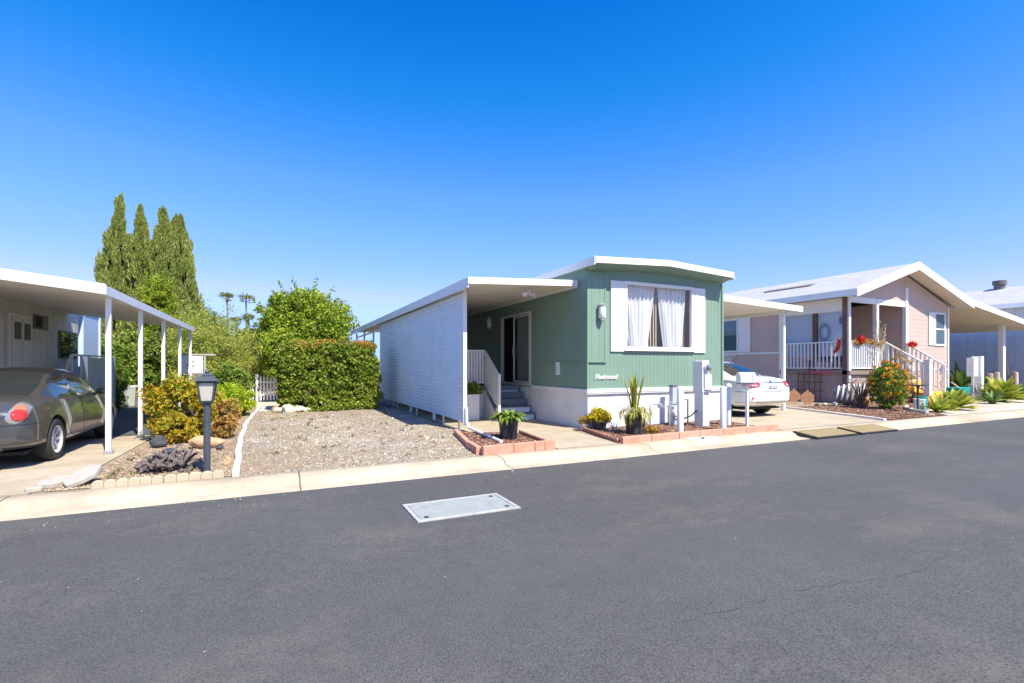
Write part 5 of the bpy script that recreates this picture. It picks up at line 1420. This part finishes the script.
def pumpkin(name, c, r, label, m, group='pumpkins on the pink house steps'):
    b = MB(); n = 32; vs = []; rows = 9
    for j in range(rows + 1):
        ph = -PI / 2 + PI * j / rows
        for i in range(n):
            a = 2 * PI * i / n; k = 1 - .10 * abs(math.sin(a * 5)) ** .5 * 1
            vs.append((c[0] + r * k * math.cos(ph) * math.cos(a), c[1] + r * k * math.cos(ph) * math.sin(a), c[2] + r * .78 + r * .78 * math.sin(ph)))
    b.add(vs, [(j * n + i, j * n + (i + 1) % n, (j + 1) * n + (i + 1) % n, (j + 1) * n + i) for j in range(rows) for i in range(n)])
    t = thing(name, label, 'pumpkin', c, group)
    b.build('gourd', m, t, smooth=True)
    b = MB(); b.tube([(c[0], c[1], c[2] + r * 1.5), (c[0] + .02, c[1], c[2] + r * 1.8)], [r * .16, r * .1], 6); b.build('stem', M_wood, t)
M_pump = mat('orange pumpkin', (.72, .24, .02), .5, .15, 4)
M_pumpy = mat('yellow pumpkin', (.72, .40, .04), .5, .15, 4)
pumpkin('pumpkin', (23.35, 10.85, .67), .20, 'yellow pumpkin on a middle tread of the yellow stair', M_pumpy)
pumpkin('pumpkin', (23.3, 11.15, .885), .19, 'orange pumpkin one tread above the yellow pumpkin', M_pump)
pumpkin('pumpkin', (22.2, 9.62, 0), .27, 'orange pumpkin on the ground left of the stair newel', M_pump)
pumpkin('pumpkin', (21.2, 9.4, 0), .25, 'orange pumpkin under the flowering bush near the white pot', M_pump)
pumpkin('pumpkin', (19.6, 10.7, 0), .25, 'orange pumpkin in front of the grey and white ribbed decoration', M_pump)
# ribbed decoration
t = thing('ribbed_decoration', 'rounded grey yard decoration with white rib bands beside the porch corner', 'decoration', (19.8, 11.2, 0))
b = MB(); b.lathe([(.001, -.62), (.22, -.58), (.36, -.35), (.42, 0), (.36, .35), (.2, .56), (.001, .6)], (0, 0, 0), 22, axis='X'); b.v = [(19.7 + .49 * x + .87 * y * .8, 11.1 - .87 * x + .49 * y * .8, .40 + z * .95) for x, y, z in b.v]; b.build('body', mat('charcoal grey fabric', (.22, .23, .26), .8, .15, 8), t, smooth=True)
b = MB()
for k in range(7):
    x = -.48 + k * .16; r_ = .40 * (1 - (x / .75) ** 2) ** .5 + .03
    b.tube([(19.7 + .49 * (x + .05 * math.sin(a)) + .87 * .8 * r_ * math.cos(a), 11.1 - .87 * (x + .05 * math.sin(a)) + .49 * .8 * r_ * math.cos(a), .40 + .95 * r_ * math.sin(a)) for a in np.linspace(-.3, PI + .5, 18)], .034, 7)
b.build('rib_band', M_white, t, smooth=True)
for i, (x, y, s, lab) in enumerate(((18.4, 11.35, .20, 'white stone at the left of the group by the ribbed decoration'), (18.62, 11.15, .24, 'larger white stone touching the ribbed decoration'), (18.2, 11.5, .16, 'small dark stone at the left of the white stones'))):
    rocks('rock', (x, y, s * .3), (s * 1.3, s, s * .8), M_dkrock if i == 2 else M_paleRock, lab, 'rock', 'stones by the ribbed decoration', seed=40 + i)
# trellis and leaf-shaped clay ornaments
t = thing('trellis', 'dark brown square trellis leaning on the mauve porch skirting', 'trellis', (20.4, 13.2, 0))
b = MB()
for i in range(5): b.box(20.36, 20.39, 12.72 + i * .24, 12.755 + i * .24, 0, 1.2 if i != 2 else 1.75)
for z in (.45, .8, 1.12): b.box(20.392, 20.41, 12.65, 13.78, z, z + .035)
b.build('lattice_bars', M_wood, t)
M_clay = mat('terracotta clay', (.66, .36, .19), .85, .12, 5)
for i, (x, y, r_, lab) in enumerate(((18.7, 12.2, .25, 'flat round terracotta pumpkin cutout standing below the trellis'), (19.2, 13.1, .25, 'terracotta pumpkin cutout half hidden behind the sedan by the trellis'))):
    b = MB(); ax_ = Vector((.47, -.88, 0)); nn_ = Vector((-.88, -.47, 0))
    b.prism([Vector((x, y, r_)) + ax_ * (r_ * k_ * math.cos(a)) + Vector((0, 0, r_ * k_ * math.sin(a))) for a, k_ in [(2 * PI * q_ / 16 - PI / 2, 1.0 if q_ % 2 else .88) for q_ in range(16)]] , nn_ * .07)
    b.prism([Vector((x, y, r_ * 1.9)) + ax_ * -.04, Vector((x, y, r_ * 1.9)) + ax_ * .04, Vector((x, y, r_ * 2.25)) + ax_ * .05, Vector((x, y, r_ * 2.25)) + ax_ * -.02], nn_ * .06)
    tag(b.build('clay_pumpkin_cutout', M_clay, origin=(x, y, 0)), lab, 'ornament', 'clay ornaments by the trellis')
# garland, stocking and sign on the rail
V, F = leaves(np.concatenate([blob_points((x, 11.62, 2.48 + .05 * math.sin(x * 5)), (.12, .07, .10), 30) for x in np.arange(20.75, 22.8, .12)]), .07, .7)
o = np_mesh('garland', V, F, leafmat('autumn garland leaf', [(.55, .1, .02), (.65, .3, .02), (.6, .42, .06), (.4, .25, .1)], .25), origin=(21, 11.62, 2.48)); tag(o, 'orange autumn leaf garland along the front porch rail', 'garland')
V, F = leaves(np.concatenate([blob_points((21.2, 11.6, 2.34), (.2, .08, .16), 200), blob_points((24.2, 11.3, 2.12), (.24, .12, .12), 160)]), .08, .8)
def poinsettia(c, s, lab):
    V, F = leaves(blob_points(c, s, 200), .09, .8)
    o = np_mesh('red_flower', V, F, leafmat('red petal', [(.5, .01, .01), (.65, .03, .02), (.75, .12, .06)], .25), origin=c); tag(o, lab, 'flower decoration', 'red flower bunches on the pink house porch')
poinsettia((21.15, 11.58, 2.56), (.2, .09, .17), 'red flower bunch in the middle of the front porch garland')
poinsettia((24.4, 11.35, 2.42), (.26, .12, .11), 'red flower bunch above the top of the yellow stair')
t = thing('bandana_ornament', 'red and white figure ornament hung on the side porch rail near the corner post', 'ornament', (20.43, 12.0, 2.2))
b = MB(); b.tube([(20.40, 12.0, 2.56), (20.40, 12.02, 2.36), (20.40, 12.1, 2.14), (20.40, 12.2, 2.04)], [.05, .07, .07, .05], 8); b.build('stocking', mat('red felt', (.55, .03, .02), .9, .1), t, smooth=True)
b = MB(); b.tube([(20.40, 12.0, 2.56), (20.40, 12.0, 2.64)], .075, 8); b.build('cuff', mat('orange felt', (.6, .25, .15), .9, .1), t)
b = MB(); b.box(20.405, 20.42, 12.35, 13.15, 1.19, 1.29)
tag(b.build('banner', mat('faded red banner', (.58, .10, .15), .8, .2, 14), origin=(20.41, 12.7, 1.2)), 'small faded red banner strip on the edge of the side porch deck', 'banner')
# right side bits
t = thing('potting_cabinet', 'white upright cabinet with open lower shelf under the tan awning', 'cabinet', (27.2, 10.3, 0))
b = MB(); b.box(26.85, 27.25, 10.25, 10.5, 1.05, 1.85); b.build('upper_cabinet', M_whiteskirt, t, bevel=.01)
b = MB(); b.box(27.27, 27.48, 10.15, 10.5, 0, 1.92); b.build('side_panel', M_white, t, bevel=.008)
b = MB(); b.box(26.86, 26.9, 10.26, 10.3, 0, 1.048); b.box(26.86, 27.25, 10.26, 10.5, .34, .38); b.build('shelf', M_utility, t)
b = MB(); b.box(26.95, 27.2, 10.28, 10.48, .385, .7); b.build('basket', mat('grey basket', (.35, .36, .38), .7, .2, 12), t)
t = thing('wheelbarrow', 'teal wheelbarrow tub with pale handles behind the yellow agave', 'wheelbarrow', (24.9, 10.4, 0))
b = MB(); b.prism([(25.5, 10.2, .60), (26.5, 10.2, .60), (26.25, 10.2, .22), (25.75, 10.2, .22)], (0, .55, 0)); b.build('tub', mat('teal tub', (.01, .30, .28), .4, .1), t, bevel=.02)
for y in (10.24, 10.7):
    b = MB(); b.tube([(26.2, y, .30), (25.4, y, .66), (24.95, y, .84)], .025, 8); b.build('handle', mat('pale ash handle', (.6, .5, .36), .7), t)
b = MB(); b.lathe([(.001, 10.42), (.16, 10.42), (.2, 10.45), (.2, 10.5), (.16, 10.53), (.001, 10.53)], (26.4, 0, .2), 18, axis='Y'); b.build('wheel', M_rubber, t)
t = thing('garden_spinner', 'purple garden wind spinner on a stake by the pink house corner', 'ornament', (24.95, 10.4, 0))
M_purp = mat('purple foil', (.22, .17, .42), .4, .1)
b = MB(); b.tube([(24.95, 10.55, 0), (24.95, 10.55, 1.3)], .016, 6); b.build('stake', M_metal, t)
b = MB()
for i in range(8):
    a = 2 * PI * i / 8; a2 = a + .5
    b.add([(24.95, 10.53, 1.25), (24.95 + .34 * math.cos(a), 10.47, 1.25 + .34 * math.sin(a)), (24.95 + .30 * math.cos(a2), 10.53, 1.25 + .30 * math.sin(a2))], [(0, 1, 2)])
for i in range(6):
    a = 2 * PI * i / 6; b.add([(24.98, 10.53, .75), (24.98 + .30 * math.cos(a), 10.46, .75 + .3 * math.sin(a)), (24.98 + .25 * math.cos(a + .6), 10.53, .75 + .25 * math.sin(a + .6))], [(0, 1, 2)])
sp = b.build('blades', M_purp, t); md = sp.modifiers.new('Solidify', 'SOLIDIFY'); md.thickness = .012
M_stump = mat('pinkish weathered timber', (.50, .38, .32), .85, .2, 6, bump=.5, bscale=20)
for (x, y, h, r_, lab) in ((28.75, 10.4, 1.16, .10, 'pinkish timber post, left one of the close pair right of the white cabinet'), (29.1, 10.3, 1.22, .10, 'pinkish timber post, right one of the close pair right of the white cabinet'), (32.7, 10.9, 1.2, .12, 'pinkish timber post standing alone right of the white awning post')):
    b = MB(); b.lathe([(r_, 0), (r_ * .97, h * .5), (r_ * .92, h - .02), (r_ * .8, h), (.001, h + .01)], (x, y, 0), 14)
    tag(b.build('timber_post', M_stump, origin=(x, y, 0), smooth=False), lab, 'post', 'timber posts under the awning')
t = thing('bare_shrub', 'bare brown branching shrub at the far right by the agaves', 'shrub', (32.0, 10.95, 0))
b = MB()
for i in range(9):
    a = rnd.uniform(0, 2 * PI); l = rnd.uniform(.8, 1.7); b.tube([(32.0, 10.95, 0), (32.0 + .15 * math.cos(a), 10.95 + .15 * math.sin(a), l * .5), (32.0 + .3 * math.cos(a + .3), 10.95 + .3 * math.sin(a + .3), l)], [.04, .03, .012], 6)
b.build('branches', mat('bare brown bark', (.20, .13, .10), .9, .2, 8), t)
# ================================================================== trees and shrubs
L_cyp = leafmat('cypress spray', [(.11, .165, .04), (.22, .295, .06), (.36, .42, .09), (.48, .50, .15)], .35)
L_dark = leafmat('dark evergreen leaf', [(0.042, 0.088, 0.013), (0.094, 0.165, 0.021), (0.189, 0.253, 0.034)], .25)
L_orange_tree = leafmat('glossy citrus leaf', [(0.048, 0.120, 0.010), (0.120, 0.228, 0.014), (0.264, 0.372, 0.024), (0.456, 0.492, 0.042)], .22)
L_hedge = leafmat('hedge leaf', [(.05, .125, .015), (.115, .21, .02), (.22, .305, .03), (.36, .38, .05)], .25)
L_feather = leafmat('feathery olive leaf', [(0.179, 0.269, 0.039), (0.325, 0.403, 0.056), (0.470, 0.504, 0.090), (0.538, 0.526, 0.134)], .4)
L_orangebush = leafmat('orange tipped leaf', [(0.099, 0.176, 0.017), (0.242, 0.297, 0.022), (0.462, 0.396, 0.028), (0.616, 0.308, 0.022)], .3)
L_red = leafmat('rusty shrub leaf', [(0.130, 0.155, 0.031), (0.423, 0.139, 0.046), (0.553, 0.264, 0.078), (0.326, 0.310, 0.062)], .3)
L_lime = leafmat('lime green leaf', [(0.163, 0.295, 0.016), (0.358, 0.496, 0.023), (0.553, 0.620, 0.046)], .4)

def trunk(m, x, y, h, r, lean=(0, 0)):
    m.tube([(x + lean[0] * t, y + lean[1] * t, h * t) for t in (0, .1, .35, .7, 1)], [r * 1.5, r * 1.05, r * .9, r * .6, r * .25], 9)

def cypress(x, y, h, r, label, lean=0):
    t = thing('cypress_tree', label, 'tree', (x, y, 0), 'cypress row behind the carport')
    m = MB(); trunk(m, x, y, h * .9, .16, (lean * .9, 0)); m.build('trunk', M_bark, t)
    n = int(300 * r / .8); out = []; ax = []
    for i in range(n):
        f = npr.uniform(0, 1) ** 1.05; z = .3 + (h - .3) * f
        prof = ((1 - f) ** .74 * 1.2 + .015)
        a = npr.uniform(0, 2 * PI); prof *= 1 + .20 * math.sin(3 * a + f * 11 + x * 5) + .10 * math.sin(2 * a - f * 23 + x * 9); rr = r * prof * npr.uniform(.35, 1.0) ** .5 * (1.3 if i % 7 == 0 else 1.0)
        c = np.array((x + lean * f * f + rr * math.cos(a), y + rr * math.sin(a), z))
        br = (.065 + .19 * r * (1 - f)) * npr.uniform(.7, 1.3)
        P = blob_points(c, (br * .85, br * .85, br * 3.6), 190, .1)
        tip = P[:, 2] > c[2] + br * 1.6
        P[tip, 0] += (c[0] - P[tip, 0]) * .5
        out.append(P); ax.append(np.tile((math.cos(a) * .35, math.sin(a) * .35, 1.0), (len(P), 1)))
    P = np.concatenate(out); A = np.concatenate(ax)
    V, F = leaves(P, .22, .20, A, .66); np_mesh('crown', V, F, L_cyp, t)
cypress(-7.25, 30, 9.75, .96, 'leftmost and tallest cypress with a leaning thin tip', .42)
cypress(-6.12, 30.4, 9.45, 1.02, 'second cypress from the left in the row')
cypress(-5.1, 30, 9.4, 1.1, 'middle cypress with the bright conifer at its foot')
cypress(-4.72, 30.8, 9.3, .95, 'narrow cypress tip squeezed between the middle and right cypresses')
cypress(-4.32, 30.2, 9.1, 1.0, 'rightmost broad cypress in the row', -.05)
def tree(name, label, cat, c, rad, nb, br, per, lm, ls, asp=.55, group=None, trunk_h=None, limbs=5, tr=.14, squash=.8, zmin=.05, core=None):
    t = thing(name, label, cat, (c[0], c[1], 0), group)
    m = MB(); th = trunk_h or c[2]
    trunk(m, c[0], c[1], th, tr)
    for i in range(limbs):
        a = 2 * PI * i / limbs + rnd.random(); 
        m.tube([(c[0], c[1], th * .35), (c[0] + rad[0] * .3 * math.cos(a), c[1] + rad[1] * .3 * math.sin(a), c[2] - rad[2] * .1), (c[0] + rad[0] * .7 * math.cos(a), c[1] + rad[1] * .7 * math.sin(a), c[2] + rad[2] * .3)], [tr * .6, tr * .4, tr * .1], 7)
    m.build('trunk', M_bark, t)
    P = crown_points(c, rad, nb, br, per, squash, zmin)
    sp = []
    for i in range(int(nb * .5)):
        d = unit(1)[0]; d[2] = abs(d[2]) * .9 + d[2] * .1
        p0 = np.asarray(c) + d * np.asarray(rad) * npr.uniform(.95, 1.08); q_ = (d + np.array((0, 0, .5))) * npr.uniform(.15, .55)
        sp.append(p0 + q_ * npr.uniform(0, 1, (26, 1)) + npr.normal(size=(26, 3)) * .05)
    P = np.concatenate([P] + sp)
    V, F = leaves(P, ls, asp); np_mesh('crown', V, F, lm, t)
    return t
tree('conifer_tree', 'bright green bushy conifer in front of the cypress row', 'tree', (-4.95, 27.8, 3.3), (.62, .6, 2.5), 100, .24, 190, leafmat('bright conifer spray', [(0.065, 0.155, 0.016), (0.195, 0.310, 0.019), (0.456, 0.496, 0.031)], .3), .12, .35)
tree('shade_tree', 'large round glossy green tree behind the hedge', 'tree', (1.25, 24.6, 3.2), (1.95, 1.5, 1.62), 135, .50, 300, L_orange_tree, .14, .5, tr=.2)
tree('shade_tree', 'dark green hanging foliage tree between the picket gate and the hedge', 'tree', (.25, 22.6, 1.9), (.75, .6, 1.0), 70, .32, 130, L_orange_tree, .12, .5, tr=.1)
tree('feathery_tree', 'tall airy olive yellow shrub tree left of the garden gate', 'tree', (-2.35, 22.4, 1.85), (1.35, 1.0, 1.75), 260, .30, 90, L_feather, .10, .28, tr=.09, squash=1.1)
tree('feathery_tree', 'airy olive shrub at the right, right behind the picket gate', 'tree', (-.85, 25.2, 1.6), (1.0, .8, 1.35), 130, .3, 90, L_feather, .10, .28, tr=.08)
tree('background_tree', 'dark green tree top rising behind the feathery shrub', 'tree', (-3.7, 31, 2.5), (1.2, 1.0, 1.9), 100, .45, 140, L_dark, .15, .5)
tree('background_tree', 'rounded dark tree far behind the feathery tree and the gate', 'tree', (-.9, 33, 1.9), (1.7, 1.2, 1.9), 110, .45, 120, L_dark, .15, .5)
tree('background_tree', 'low dark tree far behind the big round tree, left part', 'tree', (2.2, 34, 1.6), (2.0, 1.2, 1.6), 110, .45, 120, L_dark, .15, .5)
tree('background_tree', 'low dark tree far behind the gap between hedge and siding wall', 'tree', (4.6, 36, 1.4), (1.6, 1.2, 1.4), 90, .42, 120, L_dark, .15, .5)
# hedge : clipped block with bumpy faces
t = thing('hedge', 'dense clipped green hedge with rusty tips against the blue siding wall', 'hedge', (2.0, 18.2, 0))
m = MB()
for x in (.6, 1.2, 1.8, 2.4, 3.0): m.tube([(x, 18.3, 0), (x + rnd.uniform(-.1, .1), 18.3, .8), (x + rnd.uniform(-.2, .2), 18.3, 1.9)], [.06, .045, .015], 7)
m.build('stems', M_bark, t)
pts = []
for i in range(760):
    x = npr.uniform(.25, 3.22); z = npr.uniform(.05, 2.15); y = npr.uniform(17.62, 18.9)
    k = npr.randint(0, 5)
    if k <= 1: y = 17.62 + .10 * math.sin(x * 3 + z * 2) + npr.uniform(-.05, .12) - (.22 * (1 - z / .7) if z < .7 else 0)
    elif k == 2: z = 2.12 + .07 * math.sin(x * 4) + npr.uniform(-.08, .08)
    elif k == 3: x = .30 + npr.uniform(-.1, .15)
    br = npr.uniform(.12, .22)
    pts.append(blob_points((x, y, z), (br, br, br * .8), 110, .2))
for i in range(150):
    x = npr.uniform(.2, 3.15); k = i % 3
    p0 = np.array((x, 17.55 if k else npr.uniform(17.6, 18.8), npr.uniform(.3, 2.1) if k else 2.15)); dv = np.array((npr.normal() * .5, -.7 if k else -.1, .8 if not k else .35)) * npr.uniform(.1, .3)
    pts.append(p0 + dv * npr.uniform(0, 1, (22, 1)) + npr.normal(size=(22, 3)) * .025)
P = np.concatenate(pts); P = P[(P[:, 2] > .02) & (P[:, 0] < 3.60)]
V, F = leaves(P, .085, .62, var=.6); np_mesh('foliage', V, F, L_hedge, t)
P = np.concatenate([blob_points((npr.uniform(.5, 3.1), npr.uniform(17.55, 18.2), npr.uniform(2.05, 2.36)), (.16, .1, .08), 34) for _ in range(70)])
V, F = leaves(P, .07, .5); np_mesh('rusty_tips', V, F, leafmat('rusty new leaf', [(0.488, 0.217, 0.046), (0.684, 0.310, 0.078), (0.358, 0.310, 0.046)], .3), t)

def shrub(name, label, c, rad, nb, br, per, lm, ls, asp=.55, cat='shrub', stems=5):
    t = thing(name, label, cat, (c[0], c[1], 0))
    m = MB()
    for i in range(stems):
        a = 2 * PI * i / stems; m.tube([(c[0] + .05 * math.cos(a), c[1] + .05 * math.sin(a), 0), (c[0] + rad[0] * .4 * math.cos(a), c[1] + rad[1] * .4 * math.sin(a), c[2]), (c[0] + rad[0] * .7 * math.cos(a), c[1] + rad[1] * .7 * math.sin(a), c[2] + rad[2] * .5)], [.03, .02, .006], 6)
    m.build('stems', M_bark, t)
    V, F = leaves(crown_points(c, rad, nb, br, per, .9, .02), ls, asp); np_mesh('foliage', V, F, lm, t)
    return t
shrub('orange_bush', 'big round bush with orange and yellow leaf tips beside the lamp post', (-1.74, 12.15, .66), (.60, .54, .64), 95, .17, 110, L_orangebush, .07)
shrub('orange_bush', 'small low orange green bush at the foot of the big orange one', (-1.72, 11.45, .24), (.34, .3, .26), 60, .11, 70, L_orangebush, .06)
shrub('red_shrub', 'loose rusty red and green shrub right of the lamp post', (-.98, 11.9, .22), (.22, .26, .22), 28, .12, 50, L_red, .07)
shrub('red_shrub', 'taller thin shrub with orange tips behind the rusty one', (-1.1, 14.2, .32), (.26, .3, .34), 30, .13, 50, L_red, .08)
shrub('lime_shrub', 'low lime green ground shrub beside the garden path', (-1.35, 17.2, .42), (.75, 1.1, .46), 150, .16, 70, L_lime, .09)
shrub('green_shrub', 'mid green shrub behind the lime ground shrub', (-1.55, 20.2, .7), (.75, .6, .75), 100, .2, 80, L_green, .10)
shrub('green_shrub', 'olive shrub below the feathery tree by the white signboard', (-2.5, 21.3, .8), (.8, .5, .8), 100, .2, 80, L_feather, .10)
# dark planting behind the drive
for i, (x, y, z, rx, lab) in enumerate(((-5.6, 25.0, 1.4, 1.0, 'dark shrub behind the shed corner at the end of the drive'), (-4.2, 25.4, 1.5, 1.1, 'dark shrub behind the trash bin'), (-2.9, 25.6, 1.5, 1.0, 'dark shrub behind the rear carport posts'))):
    shrub('dark_shrub', lab, (x, y, z), (rx, .8, z * .98), 130, .3, 110, L_dark if i else L_green, .13)
shrub('conifer_shrub', 'small bright green conifer shrub by the far end of the left drive', (-4.95, 21.3, .95), (.32, .32, .95), 60, .16, 90, leafmat('small conifer spray', [(0.081, 0.186, 0.019), (0.195, 0.310, 0.031)], .3), .08, .3)
# weeds and litter on the bare lots
wp = []
for i in range(90):
    wx, wy = (npr.uniform(-.4, 3.2), npr.uniform(7.7, 16)) if i % 3 else (npr.uniform(-2.3, -.6), npr.uniform(7.9, 13))
    wp.append(blob_points((wx, wy, .02), (.06, .06, .03), npr.randint(4, 22), .1))
V, F = leaves(np.concatenate(wp), .045, .45); tag(np_mesh('weeds', V, F, leafmat('dry weed leaf', [(.16, .19, .04), (.34, .27, .10), (.22, .13, .06), (.12, .18, .03)], .3)), kind='stuff')
# palms far away
M_palmtrunk = mat('palm trunk', (.20, .15, .11), .9, .2, 3)
L_palm = leafmat('palm frond', [(.14, .19, .07), (.26, .32, .12), (.36, .40, .15)], .4)
for i, (x, y, h, s, lab) in enumerate(((-9.2, 120, 16.2, 1.6, 'left one of the two tall distant palms'), (-5.65, 120, 16.0, 1.7, 'right one of the two tall distant palms'), (-7.5, 118, 11.0, 1.5, 'shorter distant palm low between the two tall ones'), (-5.0, 116, 11.6, 1.4, 'shorter distant palm just under the right tall one'))):
    t = thing('palm_tree', lab, 'palm tree', (x, y, 0), 'distant palms')
    m = MB(); m.tube([(x, y, 0), (x + .15, y, h * .5), (x, y, h)], [.26, .18, .15], 8); m.build('trunk', M_palmtrunk, t)
    strap_leaves('crown', (x, y, h), 110, 1.25 * s, .30, L_palm, t, 1.5, 1.0, r0=.2, seg=5)
    V, F = leaves(blob_points((x, y, h), (.75 * s, .75 * s, .7 * s), 60, .3), .9, .2); np_mesh('skirt', V, F, L_palm, t)
    
# agaves and flower bush at the pink house
L_agave = leafmat('yellow agave leaf', [(.20, .30, .03), (.38, .44, .05), (.55, .54, .10)], .25)
L_agave2 = leafmat('green agave leaf', [(.06, .13, .04), (.11, .20, .05), (.2, .28, .07)], .2)
def agave(c, n, L, w, lm, label, group=None, name='agave_plant'):
    t = thing(name, label, 'agave', (c[0], c[1], 0), group)
    m = MB(); m.lathe([(.10, 0), (.12, .05), (.06, .12), (.001, .14)], (c[0], c[1], 0), 10); m.build('stem', M_bark, t)
    strap_leaves('leaves', (c[0], c[1], .05), n, L, w, lm, t, .35, 1.3, r0=.12, wide=.45, fold=.35, lo=.12)
agave((20.9, 8.5, 0), 70, .68, .24, L_agave, 'big yellow green agave in front of the yellow stair')
agave((19.35, 8.3, 0), 50, .55, .13, L_agave, 'smaller yellow agave left of the big yellow one by the white edging')
agave((27.6, 9.6, 0), 80, 1.0, .28, L_agave, 'yellow green agave at the far right edge by the driveway')
agave((30.2, 9.9, 0), 30, .8, .14, L_agave2, 'green agave right of the timber post pair')
agave((25.6, 9.2, 0), 36, .6, .13, L_agave2, 'low green agave left of the far right yellow agave')
agave((32.5, 12.9, 0), 60, 1.6, .26, L_agave2, 'tall dark green agave cluster under the tan awning left of the cabinet')
agave((34.8, 13.0, 0), 50, 1.5, .24, L_agave2, 'dark green agave under the awning right of the cabinet')
t = shrub('flower_bush', 'tall green bush with orange flowers in front of the pink house porch', (19.15, 9.65, .78), (.56, .5, .82), 110, .14, 36, leafmat('flower bush leaf', [(.08, .15, .02), (.16, .26, .03), (.28, .36, .05)], .35), .09, cat='flowering bush')
P = np.concatenate([blob_points((19.15 + .62 * d[0], 9.65 + .55 * d[1], .85 + .8 * d[2]), (.06, .06, .05), 14) for d in unit(90) if d[2] > -.5])
V, F = leaves(P, .075, .8); np_mesh('flowers', V, F, leafmat('orange petal', [(.6, .2, .01), (.7, .34, .02), (.72, .45, .05)], .3), t)
t = shrub('dry_shrub', 'thin dry brown shrub with sparse white blossom at the porch corner', (18.95, 10.4, .62), (.55, .4, .6), 50, .09, 12, leafmat('dry blossom', [(.25, .15, .12), (.5, .38, .36), (.14, .16, .06)], .2), .06, stems=14)
t = shrub('orange_bush', 'thin orange flowered stems climbing the front porch rail', (21.9, 10.6, 1.0), (.5, .4, 1.1), 60, .12, 30, leafmat('climbing orange flower', [(.55, .2, .03), (.6, .36, .08), (.2, .25, .06), (.5, .4, .35)], .3), .07, stems=9)
# wispy vine on the porch post
t = thing('porch_vine', 'dry wispy vine climbing the middle front porch post', 'vine', (22.2, 11.45, 0))
m = MB()
for i in range(7):
    m.tube([(22.2 + rnd.uniform(-.1, .1), 11.4, 0), (22.15 + rnd.uniform(-.25, .25), 11.42, 1.6), (22.1 + rnd.uniform(-.45, .5), 11.42, 3.0 + rnd.uniform(-.4, .7))], [.012, .012, .006], 5)
m.build('stems', mat('dry vine', (.40, .30, .22), .9), t)
V, F = leaves(blob_points((22.1, 11.42, 2.75), (.45, .08, .7), 160, .1), .07); np_mesh('leaves', V, F, leafmat('pale dry leaf', [(.5, .42, .35), (.6, .5, .3), (.35, .33, .15)], .3), t)
# ================================================================== light, sky, camera
to_sun = Vector((.20, -.72, 1.0)).normalized()
elev = math.asin(to_sun.z); az = math.atan2(to_sun.x, to_sun.y)
w = bpy.data.worlds.new('World'); SC.world = w; w.use_nodes = True
nt = w.node_tree; bg = nt.nodes['Background']
sky = nt.nodes.new('ShaderNodeTexSky'); sky.sky_type = 'NISHITA'; sky.sun_disc = False
sky.sun_elevation = elev; sky.sun_rotation = az
sky.air_density = 1.0; sky.dust_density = .25; sky.ozone_density = 3.0; sky.altitude = 50
hs = nt.nodes.new('ShaderNodeHueSaturation'); hs.inputs['Saturation'].default_value = 1.34; hs.inputs['Hue'].default_value = .508; hs.inputs['Value'].default_value = 1.0
nt.links.new(sky.outputs[0], hs.inputs['Color']); tn = nt.nodes.new('ShaderNodeMix'); tn.data_type = 'RGBA'; tn.blend_type = 'MULTIPLY'; tn.inputs[0].default_value = 1
tn.inputs[7].default_value = (.96, .92, 1.0, 1)
gm = nt.nodes.new('ShaderNodeGamma'); gm.inputs['Gamma'].default_value = 1.15
nt.links.new(hs.outputs[0], tn.inputs[6]); nt.links.new(tn.outputs[2], gm.inputs['Color']); # sky tone per channel : deep azure overhead, pale blue low down
SK = .15 * 2 ** .8
sepc = nt.nodes.new('ShaderNodeSeparateColor'); comb = nt.nodes.new('ShaderNodeCombineColor'); nt.links.new(gm.outputs[0], sepc.inputs[0])
def chan(i, dom, pts):
    a = nt.nodes.new('ShaderNodeMath'); a.operation = 'MULTIPLY'; a.inputs[1].default_value = SK / dom; nt.links.new(sepc.outputs[i], a.inputs[0])
    r = nt.nodes.new('ShaderNodeValToRGB'); e = r.color_ramp.elements
    while len(e) > 1: e.remove(e[-1])
    e[0].position = 0; e[0].color = (0, 0, 0, 1)
    for p, v in pts:
        x = e.new(p / dom); x.color = (v / 3.2, v / 3.2, v / 3.2, 1)
    nt.links.new(a.outputs[0], r.inputs[0])
    m = nt.nodes.new('ShaderNodeMath'); m.operation = 'MULTIPLY'; m.inputs[1].default_value = 3.2 / SK; nt.links.new(r.outputs[0], m.inputs[0]); nt.links.new(m.outputs[0], comb.inputs[i])
chan(0, .6, [(.036, .004), (.053, .018), (.085, .085), (.117, .150), (.25, .28), (.418, .40), (.6, .56)])
chan(1, 1.6, [(.209, .195), (.262, .272), (.44, .434), (.65, .56), (.99, .68), (1.6, .86)])
chan(2, 3.2, [(.847, .775), (1.0, .89), (1.15, 1.02), (1.4, 1.16), (3.2, 1.75)])
nt.links.new(comb.outputs[0], bg.inputs['Color'])
bg.inputs['Strength'].default_value = .15
sl = bpy.data.lights.new('sun', 'SUN'); sl.energy = 4.8; sl.angle = R(.5); sl.color = (1, .93, .775)
so = bpy.data.objects.new('sun', sl); COL.objects.link(so); so.rotation_euler = to_sun.to_track_quat('Z', 'Y').to_euler(); so.location = (0, -10, 30)
cam = bpy.data.cameras.new('camera'); co = bpy.data.objects.new('camera', cam); COL.objects.link(co)
co.location = (0, 0, 1.5); co.rotation_euler = (PI / 2, 0, -R(25.8))
cam.sensor_width = 36; cam.lens = 490 / 1024 * 36; cam.shift_y = 24.5 / 1024; cam.clip_end = 3000; cam.clip_start = .05
SC.camera = co
SC.render.resolution_x = 1024; SC.render.resolution_y = 683
vs_ = SC.view_settings; vs_.view_transform = 'Standard'; vs_.look = 'None'; vs_.exposure = .8; vs_.gamma = 1; vs_.use_curve_mapping = False
